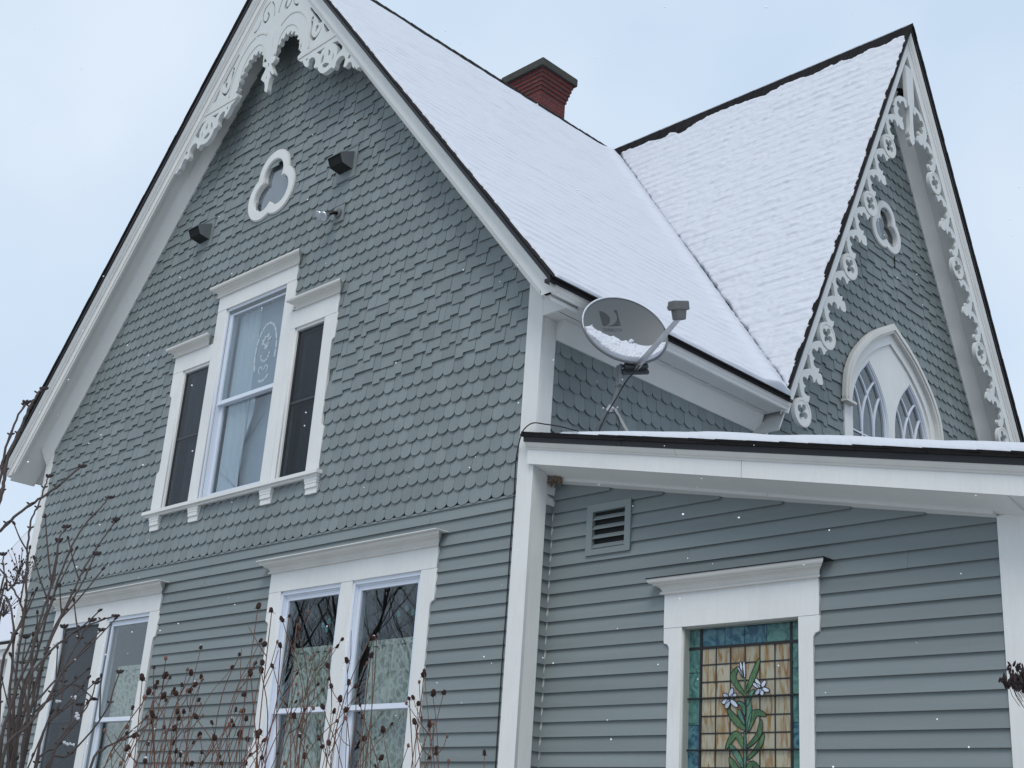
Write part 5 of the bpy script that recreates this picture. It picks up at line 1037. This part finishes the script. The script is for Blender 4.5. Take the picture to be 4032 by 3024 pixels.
# dark seed cluster reaching in at the right edge
ZS = (3632, 2450, 2.89)
rt_ = empty('seed_pod_shrub', (atdist(4350, 2900, 3.4).x, atdist(4350, 2900, 3.4).y, 0), 'dark dried pod cluster on twigs poking in at the right edge', 'shrub')
sm, pm = MB(), Parts(); hub = atdist(*zf(ZS, 1500, 860), 3.4)
sm.tube(smooth([tuple(rt_.location), tuple(Vector(rt_.location).lerp(hub, .55)+Vector((.05, 0, .1))), tuple(hub)], 6), [.007-.0003*k for k in range(13)], 6)
for i in range(13):
    e = atdist(*zf(ZS, 940+22*i+rng.uniform(-20, 20), 780-26*(i % 5)-rng.uniform(0, 240)*(i/13+.25)), 3.4+rng.uniform(-.04, .04)) if i else atdist(*zf(ZS, 875, 660), 3.4)
    mid = atdist(*zf(ZS, 1150+10*i, 760+rng.uniform(-30, 30)), 3.4); pp = smooth([tuple(hub), tuple(mid), tuple(e)], 6); sm.tube(pp, [.0022-.0001*k for k in range(len(pp))], 4)
    for k in range(5, len(pp)):
        for q in range(2): p = Vector(pp[k])+Vector((rng.uniform(-.012, .012), rng.uniform(-.01, .01), rng.uniform(-.006, .014))); pm.blob(p, (.0030, .0030, .0075), (rng.uniform(-.6, .6), 0, 1), 6, 3, .2)
for i in range(34):
    e = atdist(*zf(ZS, rng.uniform(960, 1300), rng.uniform(470, 730)), 3.4); pm.blob(e, (.0032, .0032, .0085), (rng.uniform(-.7, .5), 0, 1), 6, 3, .2); sm.tube([e, e+Vector((.006, .004, -.03)), e+Vector((.02, .01, -.055))], .0008, 3)
sm.build('twigs', bark, rt_); pm.build('seed_pod', 'seed_pods', podm, rt_)
# snow resting on the shrub forks
for (x, y, rx, ry) in ((825, 1115, .012, .020), (715, 1405, .028, .008), (770, 920, .010, .008), (585, 360, .008, .010), (610, 965, .008, .006)):
    p = atdist(*zf(Z7, x, y), 5.15); mb = MB()
    for q in range(7): mb.blob(p+AR*rng.uniform(-.8, .8)*rx+Vector((0, 0, rng.uniform(-.6, .6)*ry)), (min(rx, .008)*rng.uniform(.4, .9), .004, min(ry, .009)*rng.uniform(.4, .8)), (rng.uniform(-.5, .5), 0, 1), 6, 4, .3)
    mb.build('snow_tuft', snow_r, lil, True)
# falling snow
mb = MB()
for i in range(170):
    px, py = rng.uniform(0, 4032), rng.uniform(0, 3024); t = rng.uniform(3.2, 8.5); p = atdist(px, py, t)
    if p.y > -.35 and p.x < .4 or p.y > -.15: continue
    r = rng.uniform(.0016, .0042)*(t/6)**.5; mb.blob(p, (r, r*.8, r*rng.uniform(.6, 1.1)), (rng.uniform(-1, 1), rng.uniform(-1, 1), 1), 6, 3, .2)
fs = mb.build('falling_snow', snowmat('flake', (.9, .92, .95), .001, 5), None); fs['kind'] = 'stuff'; fs['label'] = 'scattered falling snowflakes in the air before the house'
# ================================================================== bare trees across the yard (the panes mirror them)
def tree(base, H, seed, label):
    r_ = random.Random(seed); root = empty('bare_tree', base, label, 'tree', 'bare trees across the yard'); tb, cb_ = MB(), MB()
    def grow(p, d, L, R, lev, mb):
        n_ = 4; pts = [p]; q = p
        for i in range(n_): d = (d+Vector((r_.uniform(-.18, .18), r_.uniform(-.18, .18), r_.uniform(-.02, .14)))).normalized(); q = q+d*L/n_; pts.append(q)
        mb.tube(pts, [R*(1-.5*i/n_) for i in range(n_+1)], 5 if lev < 2 else 3)
        if lev >= 5: return
        for i in range(4 if lev else 7):
            k = r_.randint(1, n_); a = r_.uniform(0, 6.28); nd = (d+Vector((math.cos(a), math.sin(a), r_.uniform(-.1, .5)))*r_.uniform(.5, 1.0)).normalized(); grow(pts[k], nd, L*r_.uniform(.5, .72), R*.40, lev+1, cb_)
    grow(Vector(base), Vector((0, 0, 1)), H*.45, H*.0085, 0, tb)
    tb.build('trunk', treem, root); cb_.build('crown', treem, root); return root
kinds = [tree((-19, -19, 0), 12, 3, 'bare spreading tree across the yard mirrored in the twin window panes'), tree((-24, -23, 0), 14, 8, 'taller bare tree across the yard mirrored in the lower panes')]
locs = [(-22+7*math.cos(i*2.4)*(1+.25*(i % 4))-i*.5, -24+7*math.sin(i*2.4)*(1+.3*(i % 3))-i*.35, .9+.07*(i % 6)) for i in range(12)]
for i, (x, y, s) in enumerate(locs):
    src = kinds[i % 2]; c = src.copy(); COL.objects.link(c); c.location = (x, y, 0); c.rotation_euler = (0, 0, i*1.3); c.scale = (s, s, s); c['label'] = 'bare winter tree standing across the yard, mirrored in the lower window glass'
    for ch_ in src.children: k = ch_.copy(); COL.objects.link(k); k.parent = c; k.matrix_parent_inverse = ch_.matrix_parent_inverse.copy()
for k in kinds: k['label'] = 'bare winter tree standing across the yard, mirrored in the lower window glass'
